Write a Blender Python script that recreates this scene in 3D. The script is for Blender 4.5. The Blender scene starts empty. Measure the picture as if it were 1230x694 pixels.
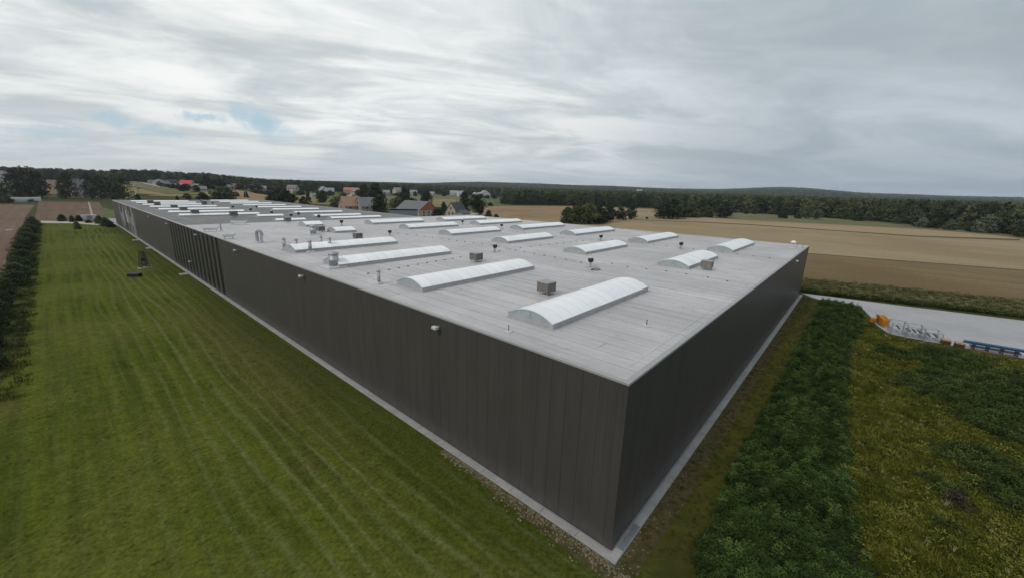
import bpy, bmesh, math, random
import numpy as np
from mathutils import Vector, Matrix, noise

scene = bpy.context.scene
COL = scene.collection
random.seed(7)

# ---------------------------------------------------------------- camera
CAM_POS=(-20.2821, -8.4821, 22.6495); CAM_R=(0.661068, -0.749816, 0.027671); CAM_U=(0.163513, 0.179957, 0.969989); CAM_F=(0.732293, 0.636704, -0.241569); LENS=13.8888
cam_data = bpy.data.cameras.new('camera')
cam_data.sensor_width = 36.0
cam_data.lens = LENS
cam_data.clip_start = 0.3
cam_data.clip_end = 30000
cam = bpy.data.objects.new('camera', cam_data)
COL.objects.link(cam)
R_, U_, F_ = Vector(CAM_R), Vector(CAM_U), Vector(CAM_F)
m = Matrix((R_, U_, -F_)).transposed().to_4x4()
m.translation = Vector(CAM_POS)
cam.matrix_world = m
scene.camera = cam

# ---------------------------------------------------------------- light and exposure
SUN_EL, SUN_AZ = math.radians(46), math.radians(172)      # azimuth of the sun from +X towards +Y
scene.view_settings.view_transform = 'Standard'
scene.view_settings.look = 'None'
scene.view_settings.exposure = EXPOSURE = 0.0
scene.view_settings.gamma = 1.0
scene.view_settings.use_curve_mapping = False
sun_data = bpy.data.lights.new('sun', 'SUN')
sun_data.energy = 1.25
sun_data.angle = math.radians(14)
sun_data.color = (1.0, 0.93, 0.84)
sun = bpy.data.objects.new('sun', sun_data)
COL.objects.link(sun)
sd = Vector((math.cos(SUN_AZ) * math.cos(SUN_EL), math.sin(SUN_AZ) * math.cos(SUN_EL), math.sin(SUN_EL)))
sun.rotation_euler = sd.to_track_quat('Z', 'Y').to_euler()
sun.location = (0, 0, 200)

world = bpy.data.worlds.new('World')
scene.world = world
world.use_nodes = True


class NT:
    """small helper to write node trees"""
    def __init__(s, nt):
        s.nt = nt; nt.nodes.clear()
    def n(s, typ, **kw):
        nd = s.nt.nodes.new(typ)
        for k, v in kw.items():
            if k.startswith('i_'):
                key = k[2:]
                key = int(key) if key.isdigit() else key.replace('_', ' ')
                s.put(nd.inputs[key], v)
            else:
                setattr(nd, k, v)
        return nd
    def put(s, sock, v):
        if isinstance(v, bpy.types.NodeSocket): s.nt.links.new(v, sock)
        elif isinstance(v, bpy.types.Node): s.nt.links.new(v.outputs[0], sock)
        else:
            if isinstance(v, (tuple, list)) and len(v) == 3 and sock.type == 'RGBA': v = (*v, 1)
            sock.default_value = v
    def math(s, op, a, b=0.0, c=0.0, clamp=False):
        nd = s.nt.nodes.new('ShaderNodeMath'); nd.operation = op; nd.use_clamp = clamp
        s.put(nd.inputs[0], a); s.put(nd.inputs[1], b); s.put(nd.inputs[2], c)
        return nd.outputs[0]
    def vmath(s, op, a, b=(0, 0, 0)):
        nd = s.nt.nodes.new('ShaderNodeVectorMath'); nd.operation = op
        s.put(nd.inputs[0], a); s.put(nd.inputs[1], b)
        return nd.outputs['Value'] if op in ('DOT_PRODUCT', 'LENGTH', 'DISTANCE') else nd.outputs[0]
    def mix(s, f, a, b, blend='MIX'):
        nd = s.nt.nodes.new('ShaderNodeMix'); nd.data_type = 'RGBA'; nd.blend_type = blend
        s.put(nd.inputs[0], f); s.put(nd.inputs[6], a); s.put(nd.inputs[7], b)
        return nd.outputs[2]
    def ramp(s, v, lo, hi, a=0.0, b=1.0):
        nd = s.nt.nodes.new('ShaderNodeMapRange'); nd.interpolation_type = 'SMOOTHSTEP'
        s.put(nd.inputs[0], v)
        for i, q in enumerate((lo, hi, a, b)): s.put(nd.inputs[i + 1], q)
        return nd.outputs[0]
    def noise(s, vec, scale, detail=4, rough=0.55, dist=0.0):
        nd = s.nt.nodes.new('ShaderNodeTexNoise')
        s.put(nd.inputs['Vector'], vec); nd.inputs['Scale'].default_value = scale
        nd.inputs['Detail'].default_value = detail; nd.inputs['Roughness'].default_value = rough
        nd.inputs['Distortion'].default_value = dist
        return nd.outputs[0]
    def scale(s, vec, sc, rot=0.0):
        nd = s.nt.nodes.new('ShaderNodeMapping')
        s.put(nd.inputs['Vector'], vec); nd.inputs['Scale'].default_value = sc
        nd.inputs['Rotation'].default_value = (0, 0, rot)
        return nd.outputs[0]


# sky: Nishita sky seen through holes in a layered cloud sheet
t = NT(world.node_tree)
tc = t.n('ShaderNodeTexCoord')
dirv = t.vmath('NORMALIZE', tc.outputs['Generated'])
sep = t.n('ShaderNodeSeparateXYZ', i_0=dirv)
dz = t.math('MAXIMUM', sep.outputs[2], 0.0)
inv = t.math('DIVIDE', 1.0, t.math('ADD', dz, 0.11))
plane = t.n('ShaderNodeCombineXYZ', i_0=t.math('MULTIPLY', sep.outputs[0], inv), i_1=t.math('MULTIPLY', sep.outputs[1], inv))
pl = t.scale(t.scale(plane.outputs[0], (1, 1, 1), math.radians(30)), (0.62, 0.95, 1.0))
n1 = t.noise(pl, 1.0, 8, 0.55, 0.9)
n2 = t.noise(pl, 3.4, 8, 0.62, 1.0)
n3 = t.noise(pl, 0.45, 3, 0.5)
sky = t.n('ShaderNodeTexSky')
sky.sky_type = 'NISHITA'; sky.sun_disc = False
sky.sun_elevation = SUN_EL; sky.sun_rotation = math.pi / 2 - SUN_AZ
bright = t.vmath('DOT_PRODUCT', dirv, (0.3241, 0.9415, 0.0927))
glow = t.ramp(bright, 0.45, 0.97)
# cloud tone
c_dark = t.mix(glow, (4.2, 4.85, 5.3), (5.9, 6.5, 6.8))
c_light = t.mix(glow, (5.5, 6.15, 6.7), (10.0, 10.2, 10.0))
tone = t.ramp(t.math('ADD', t.math('MULTIPLY', n1, 0.78), t.math('MULTIPLY', n2, 0.22)), 0.37, 0.63)
cloud = t.mix(tone, c_dark, c_light)
big = t.ramp(n3, 0.3, 0.7, 0.90, 1.06)
cloud = t.mix(1.0, cloud, t.n('ShaderNodeCombineXYZ', i_0=big, i_1=big, i_2=big).outputs[0], 'MULTIPLY')
# paler veil low over the horizon
low = t.ramp(sep.outputs[2], 0.0, 0.16, 1.0, 0.0)
cloud = t.mix(t.math('MULTIPLY', low, 0.5), cloud, t.mix(glow, (4.0, 4.8, 5.7), (7.6, 8.1, 8.2)))
# openings
warp = t.n('ShaderNodeTexNoise'); t.put(warp.inputs['Vector'], dirv); warp.inputs['Scale'].default_value = 11; warp.inputs['Detail'].default_value = 9; warp.inputs['Roughness'].default_value = 0.68
wv = t.vmath('MULTIPLY', t.vmath('SUBTRACT', warp.outputs['Color'], (0.5, 0.5, 0.5)), (0.16, 0.16, 0.075))
dw = t.vmath('ADD', dirv, wv)
hole = None
for (v, rx, rz, k) in (((0.2928, 0.9491, 0.1164), .045, .034, 1.0), ((0.3315, 0.9383, 0.0982), .055, .020, .55), ((0.2108, 0.9708, 0.1145), .035, .011, .85), ((0.092, 0.9909, 0.0982), .040, .013, .9),
                       ((0.1558, 0.984, 0.0867), .040, .010, .8), ((0.0153, 0.9974, 0.0707), .045, .010, .6), ((0.6088, 0.7867, 0.102), .05, .008, .25)):
    d = t.vmath('SUBTRACT', dw, v)
    d = t.vmath('MULTIPLY', d, (1 / rx, 1 / rx, 1 / rz))
    g = t.ramp(t.vmath('LENGTH', d), 0.2, 1.25, k, 0.0)
    hole = g if hole is None else t.math('MAXIMUM', hole, g)
blue = t.mix(0.75, t.mix(1.0, sky.outputs[0], (1.15, 1.15, 1.15), 'MULTIPLY'), (4.9, 6.7, 7.8))
out = t.mix(t.math('MULTIPLY', hole, 0.97), cloud, blue)
bg = t.n('ShaderNodeBackground', i_Color=out); bg.inputs['Strength'].default_value = 0.1
o = t.n('ShaderNodeOutputWorld', i_Surface=bg)


# ---------------------------------------------------------------- materials
MATS = {}
def mat(name, build):
    if name in MATS: return MATS[name]
    m = bpy.data.materials.new(name); m.use_nodes = True
    t = NT(m.node_tree)
    bs = t.n('ShaderNodeBsdfPrincipled')
    t.n('ShaderNodeOutputMaterial', i_Surface=bs.outputs[0])
    build(t, bs)
    MATS[name] = m
    return m

def geo(t): return t.n('ShaderNodeNewGeometry').outputs['Position']
def obj_rand(t): return t.n('ShaderNodeObjectInfo').outputs['Random']
def bump(t, bs, h, dist, strength=1.0):
    b = t.n('ShaderNodeBump'); t.put(b.inputs['Height'], h); b.inputs['Distance'].default_value = dist
    b.inputs['Strength'].default_value = strength; t.put(bs.inputs['Normal'], b.outputs[0])

def plain(name, col, rough=0.6, metal=0.0, var=0.12, scale=1.5, bumpd=0.0, objvar=0.0, spec=0.5):
    """base colour with grain of its own"""
    def b(t, bs):
        p = geo(t)
        n = t.math('ADD', t.math('MULTIPLY', t.noise(p, scale, 5), 0.6), t.math('MULTIPLY', t.noise(p, scale * 7, 3), 0.4))
        f = t.ramp(n, 0.3, 0.7, 1 - var, 1 + var)
        if objvar: f = t.math('MULTIPLY', f, t.math('ADD', 1 - objvar / 2, t.math('MULTIPLY', obj_rand(t), objvar)))
        v = t.n('ShaderNodeCombineXYZ', i_0=f, i_1=f, i_2=f)
        t.put(bs.inputs['Base Color'], t.mix(1.0, col, v.outputs[0], 'MULTIPLY'))
        bs.inputs['Roughness'].default_value = rough; bs.inputs['Metallic'].default_value = metal
        bs.inputs['Specular IOR Level'].default_value = spec
        if bumpd: bump(t, bs, n, bumpd)
    return mat(name, b)

def foliage(name, a, b_, c=None, scale=0.5, per=0.5):
    def b(t, bs):
        p = geo(t)
        n = t.ramp(t.noise(p, scale, 4), 0.35, 0.65)
        fine = t.ramp(t.noise(p, scale * 9, 2), 0.3, 0.7, 0.75, 1.25)
        col = t.mix(n, a, b_)
        if c: col = t.mix(t.ramp(obj_rand(t), 0.55, 1.0, 0, 0.8), col, c)
        f = t.math('MULTIPLY', fine, t.math('ADD', 1 - per / 2, t.math('MULTIPLY', obj_rand(t), per)))
        v = t.n('ShaderNodeCombineXYZ', i_0=f, i_1=f, i_2=f)
        t.put(bs.inputs['Base Color'], t.mix(1.0, col, v.outputs[0], 'MULTIPLY'))
        bs.inputs['Roughness'].default_value = 0.75
        bs.inputs['Specular IOR Level'].default_value = 0.2
    return mat(name, b)

def m_wall(t, bs):
    p = geo(t)
    r = obj_rand(t)
    n = t.noise(t.scale(p, (1, 1, 0.15)), 0.8, 4)
    st = t.noise(t.scale(p, (3.5, 3.5, 0.10)), 1.0, 4, 0.6)
    f = t.math('MULTIPLY', t.math('MULTIPLY', t.ramp(n, 0.3, 0.7, 0.92, 1.08), t.ramp(st, 0.3, 0.7, 0.93, 1.07)), t.math('ADD', 0.975, t.math('MULTIPLY', r, 0.05)))
    v = t.n('ShaderNodeCombineXYZ', i_0=f, i_1=f, i_2=f)
    # dust splashed up at the foot of the sheet
    z = t.n('ShaderNodeSeparateXYZ', i_0=p).outputs[2]
    dust = t.math('MULTIPLY', t.ramp(z, 0.2, 2.6, 1, 0), t.ramp(t.noise(p, 1.7, 4), 0.3, 0.8, 0.03, 0.25))
    c = t.mix(1.0, (0.066, 0.0605, 0.0575), v.outputs[0], 'MULTIPLY')
    t.put(bs.inputs['Base Color'], t.mix(dust, c, (0.16, 0.15, 0.14)))
    bs.inputs['Roughness'].default_value = 0.42; bs.inputs['Specular IOR Level'].default_value = 0.45
    rib = t.math('SINE', t.math('MULTIPLY', t.math('ADD', t.n('ShaderNodeSeparateXYZ', i_0=p).outputs[0], t.n('ShaderNodeSeparateXYZ', i_0=p).outputs[1]), 2 * math.pi / 0.1))
    bump(t, bs, t.math('ADD', t.math('MULTIPLY', rib, 0.5), t.noise(p, 0.7, 2)), 0.004, 0.5)
WALL = mat('dark_bronze_cladding', m_wall)

def membrane(name, base, wet):
    def b(t, bs):
        p = geo(t); r = obj_rand(t)
        st = t.noise(t.scale(p, (0.9, 0.07, 1)), 1.0, 5, 0.6)
        blot = t.noise(p, 0.09, 5, 0.6)
        fine = t.noise(p, 1.6, 4, 0.65)
        f = t.math('MULTIPLY', t.ramp(st, 0.25, 0.75, 0.92, 1.07), t.ramp(blot, 0.32, 0.68, 0.84, 1.09))
        f = t.math('MULTIPLY', f, t.ramp(fine, 0.3, 0.7, 0.965, 1.03))
        f = t.math('MULTIPLY', f, t.math('ADD', 0.955, t.math('MULTIPLY', r, 0.09)))
        stain = t.ramp(t.noise(t.scale(p, (1.4, 0.5, 1)), 0.35, 6, 0.7, 1.2), 0.54, 0.70, 0, 0.36)
        v = t.n('ShaderNodeCombineXYZ', i_0=f, i_1=f, i_2=f)
        c = t.mix(1.0, base, v.outputs[0], 'MULTIPLY')
        c = t.mix(stain, c, tuple(q * 0.55 for q in base))
        t.put(bs.inputs['Base Color'], c)
        t.put(bs.inputs['Roughness'], t.ramp(blot, 0.35, 0.65, wet, 0.75))
        bs.inputs['Specular IOR Level'].default_value = 0.4
        bump(t, bs, t.math('ADD', fine, st), 0.01, 0.35)
    return mat(name, b)
MEM_L = membrane('pale_roof_membrane', (0.525, 0.50, 0.50), 0.5)
MEM_D = membrane('grey_roof_membrane', (0.205, 0.195, 0.19), 0.75)
LAP = plain('lap_edge', (0.28, 0.27, 0.27), 0.8)
BITUMEN = plain('dark_seam', (0.10, 0.095, 0.095), 0.8)
CAP = plain('parapet_metal', (0.36, 0.355, 0.35), 0.45, 0.0, 0.08)
CORE = plain('wall_core', (0.045, 0.042, 0.038), 0.6)

def m_glaz(t, bs):
    p = geo(t)
    n = t.noise(t.scale(p, (1, .4, 1)), 0.6, 4)
    f = t.math('MULTIPLY', t.ramp(n, 0.3, 0.7, 0.94, 1.04), t.math('ADD', 0.95, t.math('MULTIPLY', obj_rand(t), 0.08)))
    v = t.n('ShaderNodeCombineXYZ', i_0=f, i_1=f, i_2=f)
    t.put(bs.inputs['Base Color'], t.mix(1.0, (0.93, 0.935, 0.94), v.outputs[0], 'MULTIPLY'))
    bs.inputs['Roughness'].default_value = 0.3
GLAZ = mat('opal_polycarbonate', m_glaz)
ENDGL = plain('skylight_end_glass', (0.36, 0.42, 0.42), 0.2)
CURB = plain('skylight_curb', (0.40, 0.40, 0.405), 0.55)
BAR = plain('aluminium_bar', (0.66, 0.68, 0.69), 0.5, 0.0)
STEEL = plain('galvanised_steel', (0.40, 0.41, 0.42), 0.5, 0.35, 0.2)
PALE = plain('pale_metal', (0.55, 0.56, 0.57), 0.5)
LOUV = plain('brown_louvre', (0.20, 0.18, 0.165), 0.5, 0.1)
LOUVD = plain('dark_louvre', (0.05, 0.042, 0.037), 0.6)
BLACK = plain('black_plastic', (0.015, 0.015, 0.016), 0.5)
GLASS = plain('dark_glass', (0.010, 0.012, 0.015), 0.35, 0, 0.2, spec=0.12)
LGREY = plain('light_cladding', (0.40, 0.40, 0.41), 0.45, 0, 0.12, 1.2, 0, 0.5)
CONC = plain('concrete', (0.33, 0.32, 0.31), 0.85, 0, 0.16, 0.8, 0.01, 0.12)
YARD = plain('concrete_yard', (0.38, 0.37, 0.38), 0.8, 0, 0.10, 0.12, 0.01)
BLUEGR = plain('blue_grey_grate', (0.24, 0.27, 0.30), 0.5, 0.4)
BARK = plain('bark', (0.06, 0.045, 0.035), 0.9)
STONE = plain('rubble', (0.17, 0.14, 0.09), 0.9, 0, 0.3, 2, 0, 0.5)

def m_lawn(t, bs):
    p = geo(t)
    s = t.n('ShaderNodeSeparateXYZ', i_0=p); x, y = s.outputs[0], s.outputs[1]
    wob = t.math('MULTIPLY', t.math('SUBTRACT', t.noise(t.scale(p, (0.12, 0.018, 1)), 1.0, 2), 0.5), 5.0)
    xw = t.math('ADD', x, wob)
    xw = t.math('ADD', xw, t.math('MULTIPLY', t.noise(t.scale(p, (1, .35, 1)), 0.9, 5), 0.4))
    # thin pale mowing lines, clear in the right half, faded in the left
    line = t.math('POWER', t.math('ABSOLUTE', t.math('SINE', t.math('MULTIPLY', xw, math.pi / 1.45))), 9.0)
    side = t.ramp(x, -21, -11, 0.2, 1.0)
    brk = t.ramp(t.noise(t.scale(p, (0.5, 0.06, 1)), 1.3, 4), 0.32, 0.54, 0.2, 1.0)
    line = t.math('MULTIPLY', t.math('MULTIPLY', line, side), brk)
    lane = t.ramp(t.noise(t.scale(p, (0.75, 0.022, 1)), 1.0, 5, 0.65, 0.3), 0.34, 0.66)
    lane2 = t.ramp(t.noise(t.scale(p, (1.1, 0.05, 1)), 1.0, 4, 0.6, 0.6), 0.35, 0.68)
    pat = t.ramp(t.noise(p, 0.07, 5, 0.65), 0.36, 0.66)
    fine = t.noise(p, 3.5, 5, 0.75)
    gap = t.noise(p, 0.9, 5, 0.7)
    c = t.mix(lane, (0.034, 0.052, 0.006), (0.088, 0.106, 0.010))
    c = t.mix(t.math('MULTIPLY', lane2, 0.45), c, (0.100, 0.116, 0.014))
    c = t.mix(t.math('MULTIPLY', t.ramp(t.noise(p, 0.035, 4, 0.6), 0.35, 0.62), 0.65), c, (0.120, 0.126, 0.024))
    c = t.mix(t.math('MULTIPLY', line, 0.85), c, (0.135, 0.152, 0.048))
    dry = t.ramp(t.noise(p, 0.16, 5, 0.7), 0.54, 0.72, 0, 0.5)
    c = t.mix(t.math('MULTIPLY', t.math('MULTIPLY', t.ramp(x, -13, -6, 0, 1), t.ramp(y, 15, 40, 0.25, 1)), t.math('MULTIPLY', t.ramp(y, 95, 70, 0, 1), t.ramp(gap, 0.3, 0.6, 0.2, 0.6))), c, (0.095, 0.080, 0.030))
    c = t.mix(dry, c, (0.120, 0.095, 0.038))
    # shade where the wall hides the sky, painted into the grass colour
    wall_shade = t.math('MULTIPLY', t.ramp(x, -7.5, -2, 0, 0.6), t.ramp(gap, 0.3, 0.6, 0.6, 1))
    c = t.mix(wall_shade, c, (0.040, 0.055, 0.010))
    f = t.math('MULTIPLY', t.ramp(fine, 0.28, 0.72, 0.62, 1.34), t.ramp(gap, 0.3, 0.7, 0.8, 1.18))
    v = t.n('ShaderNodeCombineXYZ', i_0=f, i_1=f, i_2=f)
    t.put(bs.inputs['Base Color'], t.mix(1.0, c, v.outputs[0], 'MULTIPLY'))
    bs.inputs['Roughness'].default_value = 0.95; bs.inputs['Specular IOR Level'].default_value = 0.04
    bump(t, bs, t.math('ADD', fine, gap), 0.12, 0.7)
LAWN = mat('mown_lawn', m_lawn)

def field(name, a, b_, sx=0.15, sy=0.012, rot=0.0, c=None, rel=0.03, spec=0.1, line=None):
    """crop or soil with drill rows running one way"""
    def b(t, bs):
        p = geo(t)
        q = t.scale(p, (sx, sy, 1), rot)
        rows = t.noise(q, 1.0, 6, 0.65)
        big = t.noise(p, 0.011, 5, 0.6)
        fine = t.noise(p, 1.1, 4, 0.7)
        col = t.mix(t.ramp(rows, 0.33, 0.67), a, b_)
        if c: col = t.mix(t.ramp(big, 0.42, 0.66, 0, 0.75), col, c)
        f = t.ramp(fine, 0.3, 0.7, 0.86, 1.14)
        v = t.n('ShaderNodeCombineXYZ', i_0=f, i_1=f, i_2=f)
        t.put(bs.inputs['Base Color'], t.mix(1.0, col, v.outputs[0], 'MULTIPLY'))
        bs.inputs['Roughness'].default_value = 0.95; bs.inputs['Specular IOR Level'].default_value = spec
        bump(t, bs, t.math('ADD', fine, rows), rel * 3, 0.6)
    return mat(name, b)
GROUND = field('rough_grass_ground', (0.035, 0.045, 0.012), (0.075, 0.075, 0.022), 0.2, 0.2, 0, (0.06, 0.055, 0.02))
DIRT = field('olive_rough_ground', (0.045, 0.052, 0.006), (0.085, 0.082, 0.014), 0.5, 0.5, 0, (0.05, 0.05, 0.015))
OLIVEG = field('verge_soil', (0.09, 0.085, 0.028), (0.14, 0.12, 0.045), 0.3, 0.1, 0, (0.07, 0.07, 0.02))
WEEDG = plain('dark_weed_ground', (0.018, 0.026, 0.008), 0.95, 0, 0.3)
WHEAT1 = field('golden_brown_stubble', (0.165, 0.118, 0.060), (0.225, 0.165, 0.086), 0.25, 0.012, math.radians(14), (0.150, 0.100, 0.045))
WHEAT2 = field('tan_ripe_wheat', (0.285, 0.215, 0.122), (0.355, 0.275, 0.165), 0.12, 0.01, math.radians(13), (0.25, 0.185, 0.100))
WHEAT3 = field('pale_tan_wheat', (0.33, 0.235, 0.13), (0.37, 0.27, 0.155), 0.1, 0.01, math.radians(13))
WHEAT4 = field('orange_brown_stubble', (0.25, 0.17, 0.095), (0.32, 0.225, 0.13), 0.05, 0.03, math.radians(50), (0.22, 0.145, 0.075))
PLOUGH = field('brown_ploughed_soil', (0.150, 0.100, 0.070), (0.200, 0.135, 0.098), 0.6, 0.012, 0, (0.165, 0.105, 0.075))
PLOUGH2 = field('red_brown_soil', (0.135, 0.085, 0.060), (0.185, 0.118, 0.085), 0.3, 0.02, math.radians(20), (0.11, 0.10, 0.05))
HILLF = field('dry_hill_meadow', (0.22, 0.18, 0.085), (0.30, 0.24, 0.13), 0.03, 0.012, math.radians(60), (0.17, 0.15, 0.06))
GREENF = field('green_pasture', (0.085, 0.11, 0.045), (0.12, 0.14, 0.06), 0.02, 0.02)
OLIVEF = field('olive_meadow', (0.125, 0.125, 0.058), (0.175, 0.16, 0.08), 0.03, 0.02)
DARKL = plain('field_boundary_grass', (0.075, 0.055, 0.022), 0.95, 0, 0.3, 0.3)
TRACK = plain('dirt_track', (0.34, 0.29, 0.21), 0.9, 0, 0.15, 0.2)
GRAVEL = plain('pale_gravel', (0.42, 0.38, 0.31), 0.95, 0, 0.25, 0.7)
HILLG = field('wooded_hill_ground', (0.022, 0.034, 0.012), (0.035, 0.05, 0.016), 0.01, 0.01)

F_DARK = foliage('dark_green_leaves', (0.020, 0.031, 0.013), (0.040, 0.054, 0.019), None, 0.25, 0.5)
F_MID = foliage('mid_green_leaves', (0.036, 0.056, 0.016), (0.068, 0.088, 0.026), (0.085, 0.095, 0.04), 0.2, 0.6)
F_OLIVE = foliage('olive_leaves', (0.052, 0.066, 0.024), (0.092, 0.105, 0.042), None, 0.25, 0.4)
F_GREY = foliage('grey_green_leaves', (0.085, 0.10, 0.06), (0.13, 0.145, 0.09), None, 0.3, 0.4)
F_HEDGE = foliage('hedge_leaves', (0.026, 0.040, 0.013), (0.054, 0.072, 0.024), None, 0.6, 0.5)
F_WOOD = foliage('woodland_leaves', (0.036, 0.054, 0.020), (0.066, 0.084, 0.030), (0.10, 0.11, 0.05), 0.03, 0.8)
F_WEED = foliage('dark_weed_leaves', (0.022, 0.045, 0.008), (0.040, 0.074, 0.012), (0.070, 0.110, 0.024), 0.35, 1.0)
F_RANK = foliage('deep_weed_leaves', (0.028, 0.050, 0.009), (0.052, 0.078, 0.013), (0.08, 0.10, 0.02), 0.35, 0.7)
F_OLW = foliage('olive_weed_leaves', (0.082, 0.100, 0.008), (0.125, 0.135, 0.014), (0.175, 0.165, 0.035), 0.25, 0.8)
F_VERGE = foliage('verge_weeds', (0.085, 0.088, 0.024), (0.14, 0.13, 0.045), (0.23, 0.20, 0.10), 0.3, 0.8)


# ---------------------------------------------------------------- mesh helpers
def tag(o, label=None, cat=None, group=None, kind=None):
    if label: o['label'] = label
    if cat: o['category'] = cat
    if group: o['group'] = group
    if kind: o['kind'] = kind
    return o

def mesh_from(name, verts, faces, material, smooth=False):
    me = bpy.data.meshes.new(name)
    me.from_pydata([tuple(v) for v in verts], [], faces)
    me.update()
    me.materials.append(material)
    if smooth:
        for p_ in me.polygons: p_.use_smooth = True
    return me

def put(name, me, parent=None, loc=(0, 0, 0), rot=(0, 0, 0), scl=(1, 1, 1)):
    o = bpy.data.objects.new(name, me)
    COL.objects.link(o)
    o.location = loc; o.rotation_euler = rot; o.scale = scl
    if parent is not None: o.parent = parent
    return o

def thing(name, loc, label, cat, group=None, rz=0.0, scl=(1, 1, 1)):
    o = bpy.data.objects.new(name, None); COL.objects.link(o)
    o.empty_display_size = 0.5
    o.location = loc; o.rotation_euler = (0, 0, rz); o.scale = scl
    return tag(o, label, cat, group)

class MB:
    def __init__(s): s.v = []; s.f = []
    def add(s, verts, faces):
        k = len(s.v); s.v += [tuple(q) for q in verts]; s.f += [tuple(i + k for i in f) for f in faces]; return s
    def box(s, x0, y0, z0, x1, y1, z1):
        v = [(x0, y0, z0), (x1, y0, z0), (x1, y1, z0), (x0, y1, z0), (x0, y0, z1), (x1, y0, z1), (x1, y1, z1), (x0, y1, z1)]
        return s.add(v, [(3, 2, 1, 0), (4, 5, 6, 7), (0, 1, 5, 4), (1, 2, 6, 5), (2, 3, 7, 6), (3, 0, 4, 7)])
    def cbox(s, x0, y0, z0, x1, y1, z1, c):
        """box whose upper edges are chamfered by c"""
        v = [(x0, y0, z0), (x1, y0, z0), (x1, y1, z0), (x0, y1, z0),
             (x0, y0, z1 - c), (x1, y0, z1 - c), (x1, y1, z1 - c), (x0, y1, z1 - c),
             (x0 + c, y0 + c, z1), (x1 - c, y0 + c, z1), (x1 - c, y1 - c, z1), (x0 + c, y1 - c, z1)]
        f = [(3, 2, 1, 0), (8, 9, 10, 11)]
        for a in (0, 4):
            for i in range(4):
                j = (i + 1) % 4; f.append((a + i, a + j, a + 4 + j, a + 4 + i))
        return s.add(v, f)
    def tube(s, a, b, r0, r1=None, n=8, caps=True):
        a, b = Vector(a), Vector(b); r1 = r0 if r1 is None else r1
        d = (b - a).normalized()
        p_ = d.orthogonal().normalized(); q = d.cross(p_)
        v = []
        for c, r in ((a, r0), (b, r1)):
            for i in range(n):
                w = 2 * math.pi * i / n
                v.append(c + (p_ * math.cos(w) + q * math.sin(w)) * r)
        f = [(i, (i + 1) % n, n + (i + 1) % n, n + i) for i in range(n)]
        if caps: f += [tuple(range(n - 1, -1, -1)), tuple(range(n, 2 * n))]
        return s.add(v, f)
    def lathe(s, prof, n=12, c=(0, 0, 0)):
        v = []; f = []
        for r, z in prof:
            for i in range(n):
                w = 2 * math.pi * i / n
                v.append((c[0] + r * math.cos(w), c[1] + r * math.sin(w), c[2] + z))
        for k in range(len(prof) - 1):
            for i in range(n):
                j = (i + 1) % n
                f.append((k * n + i, k * n + j, (k + 1) * n + j, (k + 1) * n + i))
        f.append(tuple(range(n - 1, -1, -1))); f.append(tuple(range((len(prof) - 1) * n, len(prof) * n)))
        return s.add(v, f)
    def mesh(s, name, m, smooth=False): return mesh_from(name, s.v, s.f, m, smooth)
    def put(s, name, m, parent=None, loc=(0, 0, 0), rot=(0, 0, 0), smooth=False): return put(name, s.mesh(name, m, smooth), parent, loc, rot)

TERRAIN = [(-123.52, [(600, 0), (900, 0), (1500, 5), (3000, 15), (4500, 25), (6500, 35)]), (-82.52, [(694, 0), (925, 0), (1618, 2), (3468, 10), (5780, 35), (9247, 80)]), (-22.52, [(694, 0), (925, 0), (1618, 2), (3468, 10), (5780, 35), (9247, 80)]), (-10.36, [(578, 0), (825, 0), (1321, 2), (2476, 10), (4952, 45), (8253, 105)]), (-2.66, [(570, 0), (855, 0), (1282, 2), (2137, 8), (4274, 45), (7123, 95)]), (7.66, [(617, 0), (864, 0), (1234, 2), (1850, 8), (3701, 55), (6168, 140)]), (15.65, [(570, 0), (798, 0), (1140, 2), (1711, 6), (3421, 40), (5702, 88)]), (29.26, [(526, 0), (737, 0), (1053, 2), (1579, 6), (3158, 40), (5263, 95)]), (43.16, [(516, 0), (722, 0), (1031, 2), (1547, 6), (3094, 35), (5156, 106)]), (56.81, [(428, 0), (750, 1), (1071, 5), (1607, 10), (3213, 35), (5355, 68)]), (71.54, [(419, 0), (574, 2), (957, 7), (1795, 13), (3589, 30), (5982, 50)]), (79.11, [(393, 0), (629, 12), (982, 17), (1964, 20), (3929, 22), (6548, 30)]), (83.85, [(422, 0), (675, 12), (1054, 19), (2108, 21), (4217, 22), (7028, 26)]), (85.98, [(583, 0), (699, 1), (1238, 18), (2185, 22), (4370, 24), (7284, 28)]), (92.68, [(665, 0), (798, 1), (1412, 18), (2493, 22), (4985, 24), (8309, 28)]), (101.63, [(840, 0), (1008, 1), (1786, 16), (3151, 22), (6302, 26), (10504, 30)]), (161.63, [(840, 0), (1008, 1), (1786, 16), (3151, 22), (6302, 26), (10504, 30)]), (201.63, [(600, 0), (900, 0), (1500, 5), (3000, 15), (4500, 25), (6500, 35)])]

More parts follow.
